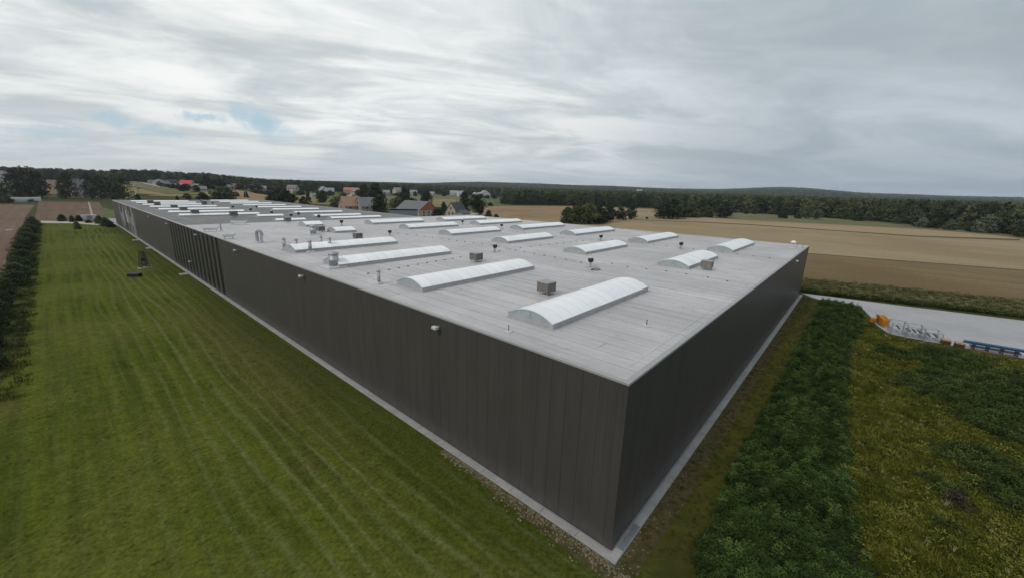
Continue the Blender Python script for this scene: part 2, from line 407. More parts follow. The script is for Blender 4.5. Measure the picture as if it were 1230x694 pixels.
def _prof(l, d):
    a, za = 0, 0
    for b, zb in l:
        if d <= b: return za + (zb - za) * (d - a) / (b - a)
        a, za = b, zb
    return za
def terrain(x, y):
    dx, dy = x - CAM_POS[0], y - CAM_POS[1]
    d = math.hypot(dx, dy); az = math.degrees(math.atan2(dy, dx))
    if az < TERRAIN[0][0]: az += 360
    if az > TERRAIN[-1][0]: return _prof(TERRAIN[-1][1], d)
    for (a, la), (b, lb) in zip(TERRAIN, TERRAIN[1:]):
        if a <= az <= b:
            q = (az - a) / (b - a); q = q * q * (3 - 2 * q)
            return _prof(la, d) * (1 - q) + _prof(lb, d) * q
    return 0.0
def to_polar(x, y):
    dx, dy = x - CAM_POS[0], y - CAM_POS[1]
    return math.degrees(math.atan2(dy, dx)), math.hypot(dx, dy)
def from_polar(az, d):
    a = math.radians(az); return CAM_POS[0] + d * math.cos(a), CAM_POS[1] + d * math.sin(a)

# ---------------------------------------------------------------- ground and hills
def make_ground():
    az = [i * 1.5 for i in range(240)]
    ds = [1.0, 60, 150, 250, 350]
    while ds[-1] < 11000: ds.append(ds[-1] * 1.055)
    v = []; f = []; n = len(az)
    for d in ds:
        for a in az:
            x, y = from_polar(a, d)
            z = terrain(x, y)
            if d > 1500: z += (noise.noise(Vector((x / 700, y / 700, 0.3)))) * 10 * min(1, (d - 1500) / 2500)
            v.append((x, y, z - 0.02))
    for k in range(len(ds) - 1):
        for i in range(n):
            j = (i + 1) % n
            f.append((k * n + i, k * n + n + i, k * n + n + j, k * n + j)[::1])
    v.append((CAM_POS[0], CAM_POS[1], -0.02)); c = len(v) - 1
    for i in range(n): f.append((c, i, (i + 1) % n))
    me = mesh_from('ground', v, f, GROUND, True)
    me.materials.append(HILLG)
    me.update()
    for p_ in me.polygons:
        c_ = p_.center
        if math.hypot(c_.x - CAM_POS[0], c_.y - CAM_POS[1]) > 1500: p_.material_index = 1
    bm = bmesh.new(); bm.from_mesh(me); bmesh.ops.recalc_face_normals(bm, faces=bm.faces)
    if sum(fc.normal.z for fc in bm.faces) < 0: bmesh.ops.reverse_faces(bm, faces=bm.faces)
    bm.to_mesh(me); bm.free()
    tag(put('ground', me), kind='structure')
make_ground()

def sheet(name, pts, m, z=0.0, drape=False, label=None, edge=40.0):
    bm = bmesh.new()
    fc = bm.faces.new([bm.verts.new((x, y, 0)) for x, y in pts])
    if fc.normal.z < 0 or sum(pts[i][0] * pts[(i + 1) % len(pts)][1] - pts[(i + 1) % len(pts)][0] * pts[i][1] for i in range(len(pts))) < 0:
        bmesh.ops.reverse_faces(bm, faces=[fc])
    bmesh.ops.triangulate(bm, faces=bm.faces[:])
    if drape:
        for _ in range(6):
            es = [e for e in bm.edges if e.calc_length() > edge]
            if not es: break
            bmesh.ops.subdivide_edges(bm, edges=es, cuts=1)
            bmesh.ops.triangulate(bm, faces=[q for q in bm.faces if len(q.verts) > 3])
    for v in bm.verts: v.co.z = z + (terrain(v.co.x, v.co.y) + 0.35 if drape else 0)
    me = bpy.data.meshes.new(name); bm.to_mesh(me); bm.free(); me.materials.append(m)
    o = put(name, me); tag(o, kind='structure')
    if label: o['label'] = label
    return o

LX, LY, HH, LX2, YJ = 95.0, 285.0, 12.0, 70.0, 117.6
# lawn and rough ground by the building
sheet('lawn', [(-70, -70), (0.5, -70), (0.5, -6), (0, 0), (0, 292), (-26.3, 292), (-26.3, 75), (-27.5, 60), (-36, 40), (-70, 10)], LAWN, 0.0)
sheet('rough_grass', [(0.5, -70), (180, -70), (112, -36), (97, 0), (0, 0), (0.5, -6)], DIRT, 0.0)
# concrete yard right of the building
sheet('concrete_yard', [(98.8, 0.2), (95.2, -2.8), (92.5, -6), (91, -11.8), (84, -13.2), (79.2, -13.6), (73.4, -15.4), (73.2, -22), (73.6, -27), (73.0, -34), (71.5, -60), (70, -110),
                        (121.5, -110), (113.5, -75), (108.5, -50), (105.7, -36.4), (101.8, -18)], YARD, 0.02)
# fields beyond the yard
def vx(x, y): return x - 0.262 * y
sheet('stubble_field', [(vx(121, y), y) for y in (-330, -120, -36, 10, 118, 300)] + [(vx(190, y), y) for y in (300, 118, 10, -36, -120, -330)], WHEAT1, 0.004)
sheet('wheat_field', [(vx(191.2, y), y) for y in (-330, -120, -36, 10, 118, 200)] + [(395, 405), (560, 352), (628, 214), (632, 120), (562, -10), (458, -82), (400, -170), (372, -330)], WHEAT2, 0.004)
sheet('field_boundary', [(vx(189.2, y), y) for y in (-330, -36, 118, 300)] + [(vx(192.6, y), y) for y in (300, 118, -36, -330)], DARKL, 0.008)
sheet('far_wheat_strip', [(383.84, 122.94), (403.78, 67.54), (432.3, 11.44), (441.75, -41.75), (431.38, -84.41), (409.91, -90.25), (370.51, -37.3), (370.12, 8.15), (373.26, 64.97), (364.68, 89.32), (361.89, 117.14)], WHEAT3, 0.012)
sheet('far_field_boundary', [(327.95, 150.34), (364.68, 89.32), (373.26, 64.97), (370.12, 8.15), (370.51, -37.3), (409.91, -90.25), (392.74, -87.18), (357.34, -36.48), (359.66, 7.6), (361.41, 62.65), (353.94, 86.51), (318.99, 146.19)], DARKL, 0.016)
sheet('far_stubble_field', [(394.46, 407.99), (564.89, 348.6), (561.88, 293.48), (325.56, 170.01), (234.69, 153.26), (223.93, 219.89), (219.14, 255.71)], WHEAT4, 0.008)
sheet('green_margin', [(633.82, 183.65), (646.31, 113.02), (585.7, -24.98), (461.7, -101.51), (416.48, -113.97), (370.51, -103.4), (443.53, -86.33), (467.52, -43.35), (458.17, 12.81), (442.11, 74.73), (442.27, 126.49)], OLIVEF, 0.012)
# left of the hedge
sheet('ploughed_field', [(-29.8, 62), (-29.5, 336), (-300, 400), (-300, -60), (-80, 0), (-40, 40)], PLOUGH, 0.0)
sheet('far_ploughed_field', [(-32.28, 338.65), (-30.54, 510.73), (-48.89, 517.01), (-120.73, 606.0), (-107.45, 382.5), (-56.81, 344.63)], PLOUGH, 0.004)
sheet('brown_field', [(-28.4, 336.69), (-29.31, 638.26), (1.67, 625.2), (24.6, 583.07), (2.77, 324.67), (-5.03, 304.61), (-25.86, 312.83)], PLOUGH2, 0.004)
sheet('gravel_track', [(-26.18, 319.15), (-13.6, 307.99), (-5.45, 292.54), (-3.24, 279.82), (-6.44, 276.27), (-14.65, 293.69), (-26.08, 303.01)], GRAVEL, 0.012)
sheet('dirt_track', [(5.44, 643.0), (6.47, 643.07), (-3.38, 392.58), (-5.76, 332.6), (-6.56, 332.99), (-4.4, 392.96)], TRACK, 0.008)
sheet('green_corner', [(3.86, 423.15), (15.16, 473.87), (3.74, 325.68), (-0.03, 315.31), (-2.4, 330.95)], GREENF, 0.008)
sheet('paved_yard', [(-0.01, 327.53), (3.61, 322.03), (0.61, 269.42), (-0.31, 247.86), (-0.81, 265.07), (-1.55, 290.35)], CONC, 0.016)
# fields on the rising ground behind
def hsheet(name, pts, m, z=0.0): sheet(name, pts, m, z, True)
hsheet('hill_soil_field', [(-26.7, 762.7), (-7.4, 749.9), (7.9, 1339.6), (-28.6, 1370.6)], PLOUGH)
hsheet('hill_meadow', [(29.0, 564.5), (84.0, 492.4), (101.7, 532.8), (107.5, 615.4), (100.6, 668.2), (80.6, 681.4), (98.9, 971.3), (86.3, 1041.0), (81.4, 1113.7)], HILLF)
hsheet('hill_green_strip', [(53.8, 803.6), (54.1, 631.3), (61.6, 557.6), (78.4, 552.0), (89.3, 582.0), (73.8, 611.7), (83.7, 849.9), (81.2, 991.7), (80.6, 1080.3)], OLIVEF, 0.3)
hsheet('hill_track', [(83.7, 984.4), (88.6, 888.6), (76.1, 696.4), (79.6, 712.3), (97.0, 942.6), (87.8, 1011.5)], TRACK, 0.6)
hsheet('hill_wheat_field', [(99.2, 521.9), (105.9, 592.5), (177.2, 780.7), (225.5, 764.5), (150.5, 526.0), (109.7, 495.5)], WHEAT4)
hsheet('valley_meadow', [(162.0, 492.1), (233.1, 677.6), (359.2, 829.9), (384.0, 740.7), (226.4, 456.0), (186.7, 440.9)], HILLF)
hsheet('valley_pasture', [(304.1, 766.7), (439.4, 966.1), (302.9, 666.0), (236.7, 601.1)], GREENF, 0.3)
hsheet('middle_meadow', [(291.6, 522.8), (428.3, 754.7), (632.8, 875.0), (728.4, 817.7), (342.5, 398.4), (257.6, 376.0)], OLIVEF)
hsheet('middle_stubble', [(267.4, 373.3), (479.3, 635.3), (522.4, 620.4), (299.0, 366.2)], HILLF, 0.3)
hsheet('green_pasture_far', [(348.1, 375.4), (591.6, 624.0), (832.3, 817.1), (864.3, 780.4), (446.3, 403.8), (411.3, 395.6)], GREENF)

# ---------------------------------------------------------------- the warehouse
WH = thing('warehouse', (0, 0, 0), 'huge flat-roofed warehouse with dark bronze vertical cladding and a pale grey roof', 'warehouse')
def wpart(name, mb, m, **k): return mb.put(name, m, WH, **k)
core = MB().box(0.14, 0.14, 0.15, LX - 0.14, YJ - 0.2, HH - 0.1)
core.box(0.14, YJ - 0.2, 0.15, LX2 - 0.14, LY - 0.14, HH - 0.1)
wpart('wall', core, CORE)
PW = 1.2
def panel_mesh(name, m, w=PW, h=11.72, d=0.12):
    c = 0.012
    v = [(0, 0.004, 0), (0, w - 0.004, 0), (0, 0.004, h), (0, w - 0.004, h),
         (-d + c, 0.004, 0), (-d + c, w - 0.004, 0), (-d + c, 0.004, h), (-d + c, w - 0.004, h),
         (-d, 0.004 + c, 0), (-d, w - 0.004 - c, 0), (-d, 0.004 + c, h), (-d, w - 0.004 - c, h)]
    f = [(8, 10, 11, 9), (4, 6, 10, 8), (9, 11, 7, 5), (0, 2, 6, 4), (5, 7, 3, 1), (2, 3, 7, 11, 10, 6), (0, 4, 8, 9, 5, 1)]
    return mesh_from(name, v, f, m)
pm = panel_mesh('wall_panel', WALL); pml = panel_mesh('light_panel', LGREY)
pms = mesh_from('window_strip', *(lambda b: (b.v, b.f))(MB().box(-0.135, -0.28, 0.1, 0.0, PW + 0.28, 11.45)), GLASS)
strip_idx = set(round((86.6 + 3.6 * k - 0.6) / PW) for k in range(7)) | set(round((111.8 + 3.6 * k - 0.6) / PW) for k in range(7))
nL = int((LY - 1.2) / PW)
rest = MB(); rng = random.Random(3)
for k in range(nL):
    y = 0.6 + k * PW
    loc = (0.13, y, 0.18)
    if k in strip_idx:
        put('window_strip', pms, WH, loc)
        wpart('strip_sill', MB().box(-0.01, y + 0.02, 0.18, 0.09, y + PW - 0.02, 0.42), BAR) if k < 0 else None
    elif 210 < y < 256 and (rng.random() < 0.62):
        # pale sheets start and stop at different heights
        z0 = rng.choice((0.0, 0.0, 2.0, 4.0)); z1 = rng.choice((11.72, 11.72, 9.5, 7.5))
        put('light_panel', pml, WH, (0.13, y, 0.18 + z0), scl=(1, 1, (z1 - z0) / 11.72))
        put('wall_panel', pm, WH, (0.17, y, 0.18))
    elif y < 211: put('wall_panel', pm, WH, loc)
    else:
        q = len(rest.v); b = MB().box(0.01, y + 0.008, 0.18, 0.13, y + PW - 0.008, 11.9); rest.add(b.v, b.f)
o = wpart('far_wall_panel', rest, WALL); o['kind'] = 'stuff'
nR = int((LX - 1.2) / PW)
for k in range(nR):
    x = 0.6 + k * PW
    put('wall_panel', pm, WH, (x + PW, 0.13, 0.18), (0, 0, math.pi / 2))
# corner trims
wpart('corner_trim', MB().box(-0.012, -0.012, 0.18, 0.59, 0.59, 11.9), WALL)
wpart('corner_trim', MB().box(LX - 0.9, -0.012, 0.18, LX + 0.012, 0.6, 11.9), WALL)
wpart('corner_trim', MB().box(-0.012, LY - 0.9, 0.18, 0.6, LY + 0.012, 11.9), WALL)
# back walls, plain sheets (seen only from beyond)
wpart('back_wall', MB().box(LX - 0.13, 0.6, 0.18, LX + 0.005, YJ - 0.1, 11.9), WALL)
wpart('back_wall', MB().box(LX2 - 0.13, YJ - 0.1, 0.18, LX2 + 0.005, LY, 11.9), WALL)
wpart('back_wall', MB().box(LX2 + 0.006, YJ - 0.19, 0.18, LX - 0.13, YJ, 11.9), WALL)
wpart('back_wall', MB().box(0.6, LY - 0.13, 0.18, LX2 - 0.13, LY + 0.005, 11.9), WALL)
# roof: pale near part in separate welded sheets, grey far part
wpart('roof_deck', MB().box(0.2, 0.2, HH - 0.1, LX - 0.2, YJ - 0.01, HH - 0.03), BITUMEN)
SW = 1.5
ns = int(round((LX - 0.7) / SW)); sw = (LX - 0.7) / ns
sm_near = mesh_from('membrane_sheet', *(lambda b: (b.v, b.f))(MB().add([(0.025, 0, -0.03), (sw - 0.025, 0, -0.03), (sw - 0.025, YJ - 0.36, -0.03), (0.025, YJ - 0.36, -0.03),
    (0.025, 0, 0.012), (sw - 0.025, 0, 0.0), (sw - 0.025, YJ - 0.36, 0.0), (0.025, YJ - 0.36, 0.012)],
    [(4, 5, 6, 7), (0, 1, 5, 4), (1, 2, 6, 5), (2, 3, 7, 6), (3, 0, 4, 7)])), MEM_L)
for k in range(ns): put('membrane_sheet', sm_near, WH, (0.35 + k * sw, 0.35, HH))
laps = MB(); rng = random.Random(5)
for k in range(ns):
    y = rng.uniform(3, 40)
    while y < YJ - 3:
        x0 = 0.35 + k * sw + 0.04
        laps.box(x0, y, HH - 0.01, x0 + sw - 0.08, y + 0.03, HH + 0.018)
        y += rng.uniform(18, 70)
o = wpart('cross_lap', laps, LAP); o['kind'] = 'stuff'
wpart('roof_deck', MB().box(0.2, YJ - 0.005, HH - 0.1, LX2 - 0.2, LY - 0.2, HH - 0.03), BITUMEN)
sw2 = (LX2 - 0.7) / 24
sm_far = MB().box(0.05, 0, -0.03, sw2 - 0.05, LY - YJ - 0.4, 0.0).mesh('grey_membrane_sheet', MEM_D)
for k in range(24): put('grey_membrane_sheet', sm_far, WH, (0.35 + k * sw2, YJ + 0.05, HH))
# parapet caps
for b in ((-0.05, -0.05, 0.34, LY + 0.05), (LX - 0.34, 0.341, LX + 0.05, YJ + 0.05), (LX2 - 0.34, YJ + 0.051, LX2 + 0.05, LY - 0.341)):
    wpart('parapet_cap', MB().cbox(b[0], b[1], HH - 0.1, b[2], b[3], HH + 0.07, 0.03), CAP)
wpart('parapet_cap', MB().cbox(0.341, -0.05, HH - 0.1, LX + 0.05, 0.34, HH + 0.07, 0.03), CAP)
wpart('parapet_cap', MB().cbox(0.341, LY - 0.34, HH - 0.1, LX2 + 0.05, LY + 0.05, HH + 0.07, 0.03), CAP)
wpart('parapet_cap', MB().cbox(LX2 + 0.051, YJ - 0.3, HH - 0.1, LX - 0.341, YJ + 0.05, HH + 0.07, 0.03), CAP)
# narrow edge strip of membrane along the cap and its gutter crease
wpart('edge_strip', MB().cbox(1.15, 0.7, HH, 1.32, 78, HH + 0.03, 0.01), MEM_L)
wpart('edge_strip', MB().cbox(2.1, 1.0, HH, LX - 1.2, 1.18, HH + 0.03, 0.01), MEM_L)

# barrel skylights
SKW = 4.75
def arch(n, w, h):
    R = (w * w / 4 + h * h) / (2 * h); a = math.asin(w / 2 / R)
    return [(w / 2 + R * math.sin(-a + 2 * a * i / n), R * math.cos(-a + 2 * a * i / n) - R + h) for i in range(n + 1)]
def skylight(x0, x1, y0, w=SKW, rise=0.68, near=False, far=False):
    L = x1 - x0
    e = bpy.data.objects.new('skylight', None); COL.objects.link(e); e.parent = WH; e.location = (x0, y0 + (0.5 if far else 0), HH)
    if far: e.scale = (1, 0.8, 0.62)
    cb = MB().box(0, 0, 0.0, L, 0.22, 0.45).box(0, w - 0.22, 0.0, L, w, 0.45).box(0, 0.22, 0.0, 0.22, w - 0.22, 0.45).box(L - 0.22, 0.22, 0, L, w - 0.22, 0.45)
    cb.box(-0.18, -0.18, 0.0, L + 0.18, w + 0.18, 0.05)
    cb.box(-0.05, -0.05, 0.38, L + 0.05, 0.0, 0.5).box(-0.05, w, 0.38, L + 0.05, w + 0.05, 0.5)
    cb.put('curb', CURB, e)
    n = 14; A = arch(n, w - 0.1, rise)
    np_ = max(2, round(L / 1.5)); pl_ = L / np_
    def pane(a, b):
        v = [(a, 0.05 + q[0], 0.46 + q[1]) for q in A] + [(b, 0.05 + q[0], 0.46 + q[1]) for q in A]
        v += [(a, 0.05 + q[0], 0.42 + q[1]) for q in A] + [(b, 0.05 + q[0], 0.42 + q[1]) for q in A]
        m1 = n + 1
        f = [(i, i + m1, i + 1 + m1, i + 1) for i in range(n)]
        f += [(0, 2 * m1, 3 * m1, m1), (n, n + m1, n + 3 * m1, n + 2 * m1)]
        f += [(i, i + 1, i + 1 + 2 * m1, i + 2 * m1) for i in range(n)] + [(i + m1, i + 3 * m1, i + 1 + 3 * m1, i + 1 + m1) for i in range(n)]
        return v, f
    def ring(x, r, wd):
        v = []
        for q in A:
            for dx_, dz_ in ((-wd, 0.44), (-wd, 0.46 + r), (wd, 0.46 + r), (wd, 0.44)):
                v.append((x + dx_, 0.05 + q[0], q[1] + dz_))
        f = []
        for i in range(n):
            for j in range(3): f.append((4 * i + j, 4 * i + 4 + j, 4 * i + 5 + j, 4 * i + 1 + j))
        return v, f
    if near:
        me = mesh_from('pane', *pane(0.012, pl_ - 0.012), GLAZ, False)
        pass
        for k in range(np_): put('pane', me, e, (k * pl_, 0, 0))
        bm_ = mesh_from('glazing_bar', *ring(0, 0.012, 0.022), BAR)
        for k in range(np_ + 1): put('glazing_bar', bm_, e, (min(max(k * pl_, 0.035), L - 0.035), 0, 0))
    else:
        v, f = pane(0.0, L); me = mesh_from('glazing', v, f, GLAZ, False); put('glazing', me, e)
        g = MB()
        for k in range(np_ + 1): g.add(*ring(min(max(k * pl_, 0.03), L - 0.03), 0.012, 0.03))
        q = g.put('glazing_bar', BAR, e); q['kind'] = 'stuff'
    for x, s in ((0.06, 1), (L - 0.06, -1)):
        v = [(x, 0.05 + q[0], 0.44 + max(q[1] - 0.02, 0)) for q in A]
        v += [(x + 0.02 * s, q[1], q[2]) for q in v]
        f = [tuple(range(n + 1)), tuple(range(2 * n + 1, n, -1))] if s > 0 else [tuple(range(n, -1, -1)), tuple(range(n + 1, 2 * n + 2))]
        put('end_pane', mesh_from('end_pane', v, f, ENDGL), e)
        MB().box(x - 0.035, w / 2 - 0.04, 0.45, x - 0.005 if s > 0 else x + 0.035, w / 2 + 0.04, 0.44 + rise * 0.96).put('end_post', CURB, e)
SK1 = [(3.8, 23.2, 8.4), (3.4, 23.2, 24.9), (2.9, 22.9, 42.4), (3.4, 22.9, 58.3), (21.5, 26.3, 81.5), (22.1, 26.6, 99.7), (21.6, 30.0, 118.3), (22.6, 30.5, 137.5)]
for y in (149, 166, 184, 203.5, 221.5, 241, 258): SK1.append((4.8, 26.8, y))
SK2 = [(40.4, 56, 9.7), (40.3, 56.8, 27.2), (40.2, 56.0, 45.5), (39.9, 56.8, 63.0), (40.2, 57, 80.2), (39.5, 57.4, 97.2), (38.2, 56, 115.4 + 4), (38, 55, 131.5), (39, 57.3, 151), (38.5, 57, 172), (38.5, 57, 191), (38.5, 57, 210), (38.5, 57, 230), (38.5, 57, 250), (38.5, 57, 268)]
SK3 = [(66.1, 85.8, 9.6), (66, 85.4, 26.8), (65.2, 86.2, 45.2), (65.3, 86.3, 62.6), (65.6, 85.8, 80.0), (65.4, 84.8, 96.6)]
for i, s in enumerate(SK1): skylight(s[0] + (0.5 if i < 4 else 0), s[1] - (0.4 if i < 4 else 0), s[2] + 0.1, near=i < 4, far=i > 5)
for i, s in enumerate(SK2): skylight(*s, near=i < 3, far=i > 5)
for i, s in enumerate(SK3): skylight(*s, near=i < 2)

# wall lamps on the warehouse (parts of it)
def wall_lamp(loc, rz):
    e = bpy.data.objects.new('wall_lamp', None); e.scale = (.8, .8, .8); COL.objects.link(e); e.parent = WH; e.location = loc; e.rotation_euler = (0, 0, rz)
    MB().box(-0.12, -0.12, -0.1, 0, 0.12, 0.1).tube((-0.1, 0, 0), (-0.35, 0, 0.02), 0.03, n=6).put('bracket', STEEL, e)
    MB().cbox(-0.75, -0.36, -0.14, -0.3, 0.36, 0.16, 0.05).put('lamp_housing', PALE, e)
    MB().box(-0.7, -0.3, -0.165, -0.36, 0.3, -0.142).put('lens', GLASS, e)
for y, z in ((17.4, 11.1), (45.6, 11.0), (74.1, 11.0), (103.4, 11.0), (137, 11.0), (168, 11.0)): wall_lamp((0.01, y, z), 0)
wall_lamp((0.01, 114.5, 3.4), 0)
for x in (20.5, 70.9): wall_lamp((x, 0.01, 11.2), math.pi / 2) if x > 60 else None

# concrete walk round the foot
walk = tag(put('perimeter_walk', MB().box(-0.65, -0.65, -0.1, 0.1, LY + .6, 0.05).box(0.1, -0.65, -0.1, LX + .6, 0.1, 0.05).mesh('perimeter_walk', CONC)), kind='structure')
sl = MB().cbox(0.01, 0.01, 0, 0.56, 2.985, 0.08, 0.015).mesh('paving_slab', CONC)
k = 0
while k * 3 < LY: put('paving_slab', sl, walk, (-0.64, -0.64 + k * 3.0, 0.05)); k += 1
sl2 = MB().cbox(0.01, 0.01, 0, 2.985, 0.56, 0.08, 0.015).mesh('paving_slab', CONC)
k = 0
while k * 3 < LX - 1: put('paving_slab', sl2, walk, (-0.07 + k * 3.0, -0.64, 0.05)); k += 1
# drain grate set on the walk near the corner
gr = thing('drain_grate', (0.5, -0.61, 0.134), 'blue-grey metal grate lying on the concrete walk beside the near corner', 'grate')
MB().box(0, 0, 0, 2.6, 0.06, 0.05).box(0, 0.36, 0, 2.6, 0.42, 0.05).box(0, 0.06, 0, 0.06, 0.36, 0.05).box(2.54, 0.06, 0, 2.6, 0.36, 0.05).put('frame', BLUEGR, gr)
b = MB()
for i in range(30): b.box(0.08 + i * 0.083, 0.06, 0.01, 0.125 + i * 0.083, 0.36, 0.04)
o = b.put('grate_bar', BLUEGR, gr); o['kind'] = 'stuff'
for (y, w_, l_, lab) in ((115.8, 2.4, 1.7, 'pale concrete slab in the lawn at the foot of the striped windows'), (199, 3.0, 1.9, 'pale concrete slab in the lawn halfway along the far wall'), (172, 2.6, 1.2, 'small pale concrete slab between the striped windows and the pale panels')):
    s = thing('doorstep', (-0.67 - l_, y, 0.0), lab, 'doorstep')
    MB().cbox(0, 0, -0.05, l_, w_, 0.10, 0.02).put('slab', CONC, s)
    MB().cbox(0.2, 0.25, 0.10, l_ - 0.05, w_ - 0.25, 0.16, 0.02).put('tread', CONC, s)

ORD = ['first', 'second', 'third', 'fourth', 'fifth', 'sixth', 'seventh', 'eighth', 'ninth', 'tenth', 'eleventh', 'twelfth', 'thirteenth', 'fourteenth', 'fifteenth', 'sixteenth', 'seventeenth', 'eighteenth', 'nineteenth', 'twentieth']

def copy_tree(o, parent=None):
    c = o.copy(); COL.objects.link(c)
    if parent is not None: c.parent = parent
    for ch in list(o.children): copy_tree(ch, c)
    return c
def place(proto, first, loc, label, rz=None, scl=None):
    o = proto if first else copy_tree(proto)
    o.location = loc; o['label'] = label
    if rz is not None: o.rotation_euler = (0, 0, rz)
    if scl is not None: o.scale = scl
    return o

# ---------------------------------------------------------------- equipment on the roof
def make_unit():
    e = thing('ventilation_unit', (0, 0, HH), 'x', 'ventilation unit', 'louvred ventilation units on the roof')
    for sx in (-0.75, 0.75):
        for sy in (-0.75, 0.75): MB().box(sx - 0.05, sy - 0.05, 0.06, sx + 0.05, sy + 0.05, 0.45).put('leg', STEEL, e)
    MB().box(-1.0, -0.85, 0, -0.6, 0.85, 0.06).box(0.6, -0.85, 0, 1.0, 0.85, 0.06).put('base_rail', PALE, e)
    MB().box(-0.92, -0.92, 0.45, 0.92, 0.92, 1.86).put('body', LOUVD, e)
    g = MB()
    for sx in (-1, 1):
        for sy in (-1, 1): g.box(*sorted((sx * 0.92, sx * 1.02))[:1], *sorted((sy * 0.92, sy * 1.02))[:1], 0.42, max(sx * 0.92, sx * 1.02), max(sy * 0.92, sy * 1.02), 1.86)
    g.box(-0.05, -1.0, 0.45, 0.05, -0.925, 1.86).box(-1.0, -0.05, 0.45, -0.925, 0.05, 1.86)
    g.put('corner_post', LOUV, e)
    for a in range(4):
        b = MB()
        for i in range(9):
            z = 0.48 + i * 0.152
            b.add([(-0.9, -0.925, z + 0.12), (0.9, -0.925, z + 0.12), (0.9, -1.0, z), (-0.9, -1.0, z), (-0.9, -0.93, z - 0.01), (0.9, -0.93, z - 0.01)], [(0, 3, 2, 1), (3, 4, 5, 2)])
        b.put('louvre', LOUV, e, rot=(0, 0, a * math.pi / 2))
    MB().cbox(-1.08, -1.08, 1.861, 1.08, 1.08, 1.98, 0.05).put('lid', plain('unit_lid', (0.33, 0.31, 0.29), 0.5), e)
    return e
UN = [((13.06, 15.64), 'brown louvred roof unit beside the nearest arched skylight'), ((20.7, 34.5), 'brown louvred roof unit behind the second skylight from the near corner'),
      ((42.43, 7.79), 'brown louvred roof unit right of centre near the right roof edge'), ((19.72, 68.42), 'brown louvred roof unit behind the far end of the fourth left-hand skylight'),
      ((19.76, 85.67), 'brown louvred roof unit by the small square skylight and the silver duct'), ((23.38, 115.65), 'grey-brown roof unit in front of a short skylight where the roof turns darker'),
      ((16.77, 141.05), 'louvred roof unit crossing the nearest long skylight of the dark roof'), ((9.02, 151.74), 'louvred roof unit over the left half of the nearest long skylight of the dark roof'),
      ((9.33, 169.78), 'louvred roof unit over the second long skylight of the dark roof'), ((9.79, 188.43), 'louvred roof unit over the third long skylight of the dark roof'),
      ((8.19, 212.69), 'louvred roof unit over the left end of the fourth long skylight of the dark roof'), ((8.41, 231.34), 'farthest louvred roof unit near the left roof edge'),
      ((26.1, 223.06), 'small louvred roof unit at the right end of the far skylights')]
proto = make_unit()
for i, (q, lab) in enumerate(UN):
    place(proto, i == 0, (q[0], q[1], HH + 0.013), lab, math.radians(2 * (i % 3 - 1)), (0.70,) * 3 if i < 6 else (0.95,) * 3)

def make_fan():
    e = thing('roof_fan', (0, 0, HH), 'x', 'roof ventilator', 'dark round-headed roof ventilators')
    MB().lathe([(0.42, 0), (0.42, 0.05), (0.14, 0.09), (0.12, 0.75)], 10).put('post', STEEL, e)
    g = MB()
    for k in range(3):
        w = k * 2.094 + 0.4
        g.tube((0.12 * math.cos(w), 0.12 * math.sin(w), 0.8), (0.75 * math.cos(w), 0.75 * math.sin(w), 0.03), 0.022, n=5)
    g.put('stay', STEEL, e)
    MB().lathe([(0.16, 0.72), (0.36, 0.80), (0.42, 1.0), (0.40, 1.22), (0.30, 1.34)], 12).put('fan_head', BLACK, e, smooth=True)
    MB().lathe([(0.31, 1.342), (0.33, 1.40), (0.22, 1.50), (0.05, 1.56)], 12).put('cap', PALE, e, smooth=True)
    return e
FAN = [((30.49, 20.51), 'dark round roof ventilator just behind the nearest skylight'), ((29.81, 39.31), 'dark round roof ventilator behind the second skylight where cables meet'),
       ((27.98, 69.82), 'dark round roof ventilator at the head of the long roof cable'), ((61.11, 35.83), 'dark round roof ventilator before the third skylight of the right-hand column'),
       ((63.12, 18.61), 'dark round roof ventilator between the two nearest right-hand skylights'), ((62.53, 68.07), 'dark round roof ventilator before the fourth right-hand skylight'),
       ((61.85, 83.85), 'dark round roof ventilator before the fifth right-hand skylight'), ((30.56, 97.67), 'dark round roof ventilator behind the small square skylight'),
       ((28.66, 127.23), 'dark round roof ventilator behind the grey-brown roof unit'), ((28.3, 143.02), 'dark round roof ventilator behind a short skylight on the dark roof'),
       ((27.56, 162.16), 'dark round roof ventilator right of the long skylights on the dark roof'), ((27.2, 182.83), 'dark round roof ventilator between the two far skylight columns'),
       ((33.2, 133.21), 'roof ventilator before the middle of a far centre skylight'), ((33.69, 118.91), 'roof ventilator before the left end of a far centre skylight'),
       ((35.27, 181.54), 'roof ventilator left of the far centre skylights'), ((28.81, 241.91), 'roof ventilator near the far roof edge, right of the skylights'), ((28.6, 219.17), 'roof ventilator near the far end of the dark roof')]
proto = make_fan()
for i, (q, lab) in enumerate(FAN):
    place(proto, i == 0, (q[0], q[1], HH + 0.013), lab, i * 0.7, (1.0,) * 3 if i < 7 else (1.15,) * 3)

